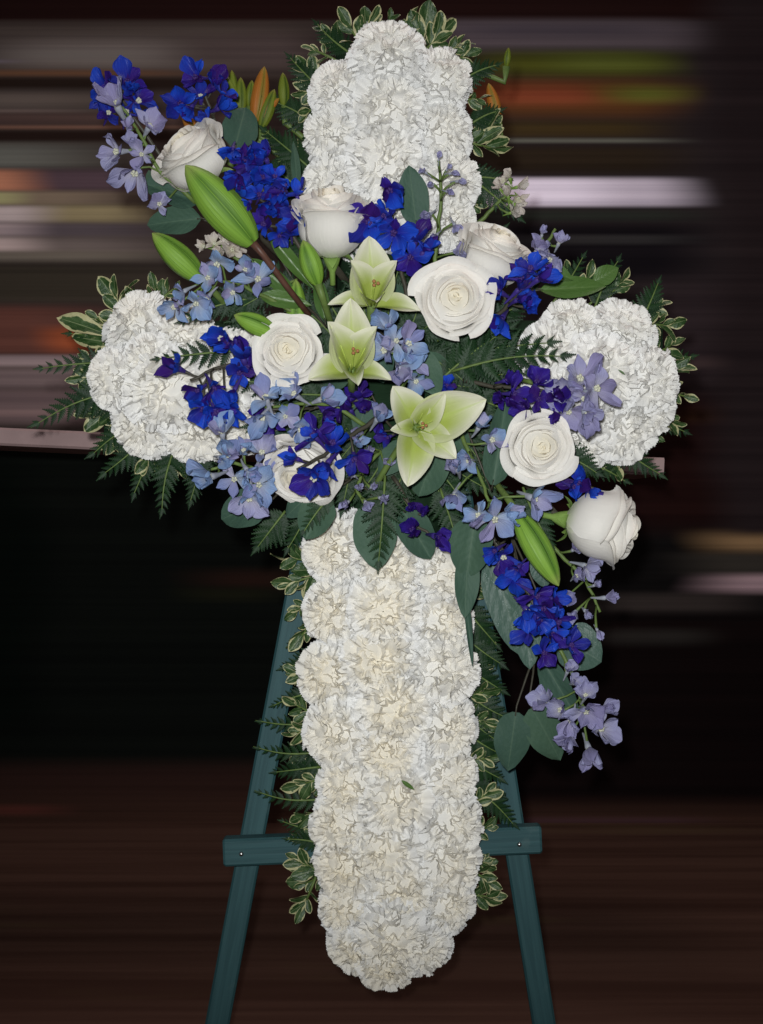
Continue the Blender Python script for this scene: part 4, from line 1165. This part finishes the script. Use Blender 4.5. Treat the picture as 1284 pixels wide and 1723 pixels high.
# deep filler between the central flowers
for i in range(34):
    a = i * 2.39996
    rr = 40 + 200 * math.sqrt((i + 0.5) / 34)
    bx, by = 660 + rr * 0.55 * math.cos(a), 640 + rr * 0.5 * math.sin(a)
    tx, ty = 660 + (rr + 90) * 0.95 * math.cos(a + 0.2), 630 + (rr + 80) * 0.80 * math.sin(a + 0.2)
    ty = min(ty, 850)
    frond((bx, by), (tx, ty), 0.085, 0.10, 52, 'dark green fern frond packed deep in the %s %s of the central spray' % ('lower' if ty > 630 else 'upper', 'right' if tx > 660 else 'left'), 'fern fronds deep in the central spray', 8, rng.uniform(-0.08, 0.08))

# ------------------------------------------------------------------ variegated pittosporum edging
def pitto(px, py, an, size, d, label, n=None):
    a = math.radians(an + rng.uniform(-35, 35))
    C = W(px - 9 * math.cos(math.radians(an)), py + 9 * math.sin(math.radians(an)), d)
    dirv = Vector((math.cos(a), -rng.uniform(-0.15, 0.25), math.sin(a))).normalized()
    k = PXM
    B = C - dirv * size * k * 0.9
    t = thing('pittosporum_sprig', B, label, 'pittosporum', 'variegated pittosporum around the edge')
    g = G()
    g.tube([B - dirv * 0.02 + Vector((0, 0.006, 0)), B, C], [0.0016, 0.0014, 0.0009], 5)
    part('stem', g.mesh('stem', M['stem']), t)
    n = n or rng.choice((4, 5, 5, 6))
    side = dirv.cross(Vector((0, -1, 0))).normalized()
    fwd = Vector((0, -1, 0))
    for i in range(n):
        s = i / max(1, n - 1)
        A = B.lerp(C, 0.15 + 0.8 * s)
        sp = (1 if i % 2 else -1) * (1.15 - 0.75 * s) * rng.uniform(0.5, 1.1)
        if i == n - 1: sp = rng.uniform(-0.15, 0.15)
        dv = dirv * math.cos(sp) + side * math.sin(sp) + fwd * rng.uniform(-0.15, 0.55)
        nn = fwd + dirv * rng.uniform(-0.2, 0.7) + jit(0.75)
        ln = size * k * rng.uniform(0.55, 1.1)
        part('leaf', rng.choice(PITTO), t, bladeM(A, dv, nn, ln, ln * rng.uniform(0.46, 0.6)))
zones = [
    ('over the top end of the cross, %s from the left', [(522, 78, 140, 34), (545, 52, 130, 38), (585, 38, 115, 46), (622, 28, 95, 50), (655, 26, 85, 42), (690, 34, 80, 46), (715, 48, 75, 56), (742, 52, 60, 52), (775, 72, 50, 40), (792, 88, 30, 38)]),
    ('along the left edge of the top arm, %s from the top', [(512, 118, 160, 38), (506, 155, 180, 34), (508, 192, 190, 42), (498, 252, 170, 36), (505, 315, 170, 32)]),
    ('along the right edge of the top arm, %s from the top', [(812, 165, 10, 34), (832, 212, 15, 52), (834, 250, -10, 50), (818, 300, 0, 36), (805, 345, -20, 36)]),
    ('over the top edge of the left arm, %s from the left', [(155, 532, 160, 44), (165, 548, 150, 48), (190, 492, 130, 50), (232, 500, 110, 44), (262, 478, 80, 46), (295, 478, 70, 36)]),
    ('round the outer end of the left arm, %s from the top', [(142, 600, 150, 44), (132, 636, 180, 48), (140, 668, 190, 46), (165, 700, 210, 50), (190, 742, 225, 48)]),
    ('under the left arm, %s from the left', [(245, 785, 250, 40), (285, 795, 270, 44), (320, 790, 290, 40)]),
    ('over the top edge of the right arm, %s from the left', [(950, 455, 110, 38), (992, 462, 60, 44), (1020, 482, 70, 38), (1048, 468, 60, 36)]),
    ('round the outer end of the right arm, %s from the top', [(1112, 510, 45, 40), (1130, 542, 30, 40), (1138, 578, 20, 42), (1152, 618, 10, 46), (1160, 668, -10, 46), (1138, 712, -30, 44), (1108, 740, -40, 40)]),
    ('under the right arm, %s from the left', [(985, 785, 265, 34), (1030, 790, 275, 36)]),
    ('along the left edge of the upright, %s from the top', [(482, 935, 150, 46), (478, 985, 190, 42), (515, 985, 250, 46), (492, 1030, 200, 36), (500, 1072, 200, 44), (488, 1130, 180, 36), (490, 1185, 170, 34), (490, 1235, 190, 38), (518, 1300, 170, 48), (500, 1322, 200, 42), (500, 1375, 190, 40), (505, 1412, 180, 36), (495, 1448, 170, 50), (505, 1490, 200, 42), (505, 1530, 220, 38)]),
    ('along the right edge of the upright, %s from the top', [(815, 985, 20, 34), (818, 1075, 10, 44), (820, 1120, 20, 34), (822, 1165, 0, 38), (825, 1215, -10, 38), (826, 1275, 10, 36), (826, 1335, 10, 38), (828, 1395, -10, 34), (828, 1450, 10, 38), (830, 1482, 0, 38), (834, 1512, -20, 40)]),
]
for zlab, items in zones:
    for i, (x, y, a, s) in enumerate(items):
        pitto(x, y, a, s * rng.uniform(0.78, 1.05), rng.uniform(0.008, 0.03), 'cream edged pittosporum sprig ' + zlab % ordinal(i))

# ------------------------------------------------------------------ small fallen bits
def chip(px, py, ln, an, label):
    P = W(px, py, 0.122)
    t = thing('leaf_fragment', P, label, 'leaf fragment')
    a = math.radians(an)
    part('leaf', LONG[0], t, bladeM(P, (math.cos(a), 0, math.sin(a)), (0, -1, 0.3), ln * PXM, ln * PXM * 0.25))
chip(675, 1313, 26, -35, 'dark sliver of leaf lying on the carnations of the upright')
chip(1040, 622, 14, -35, 'tiny dark leaf speck on the right arm carnations')
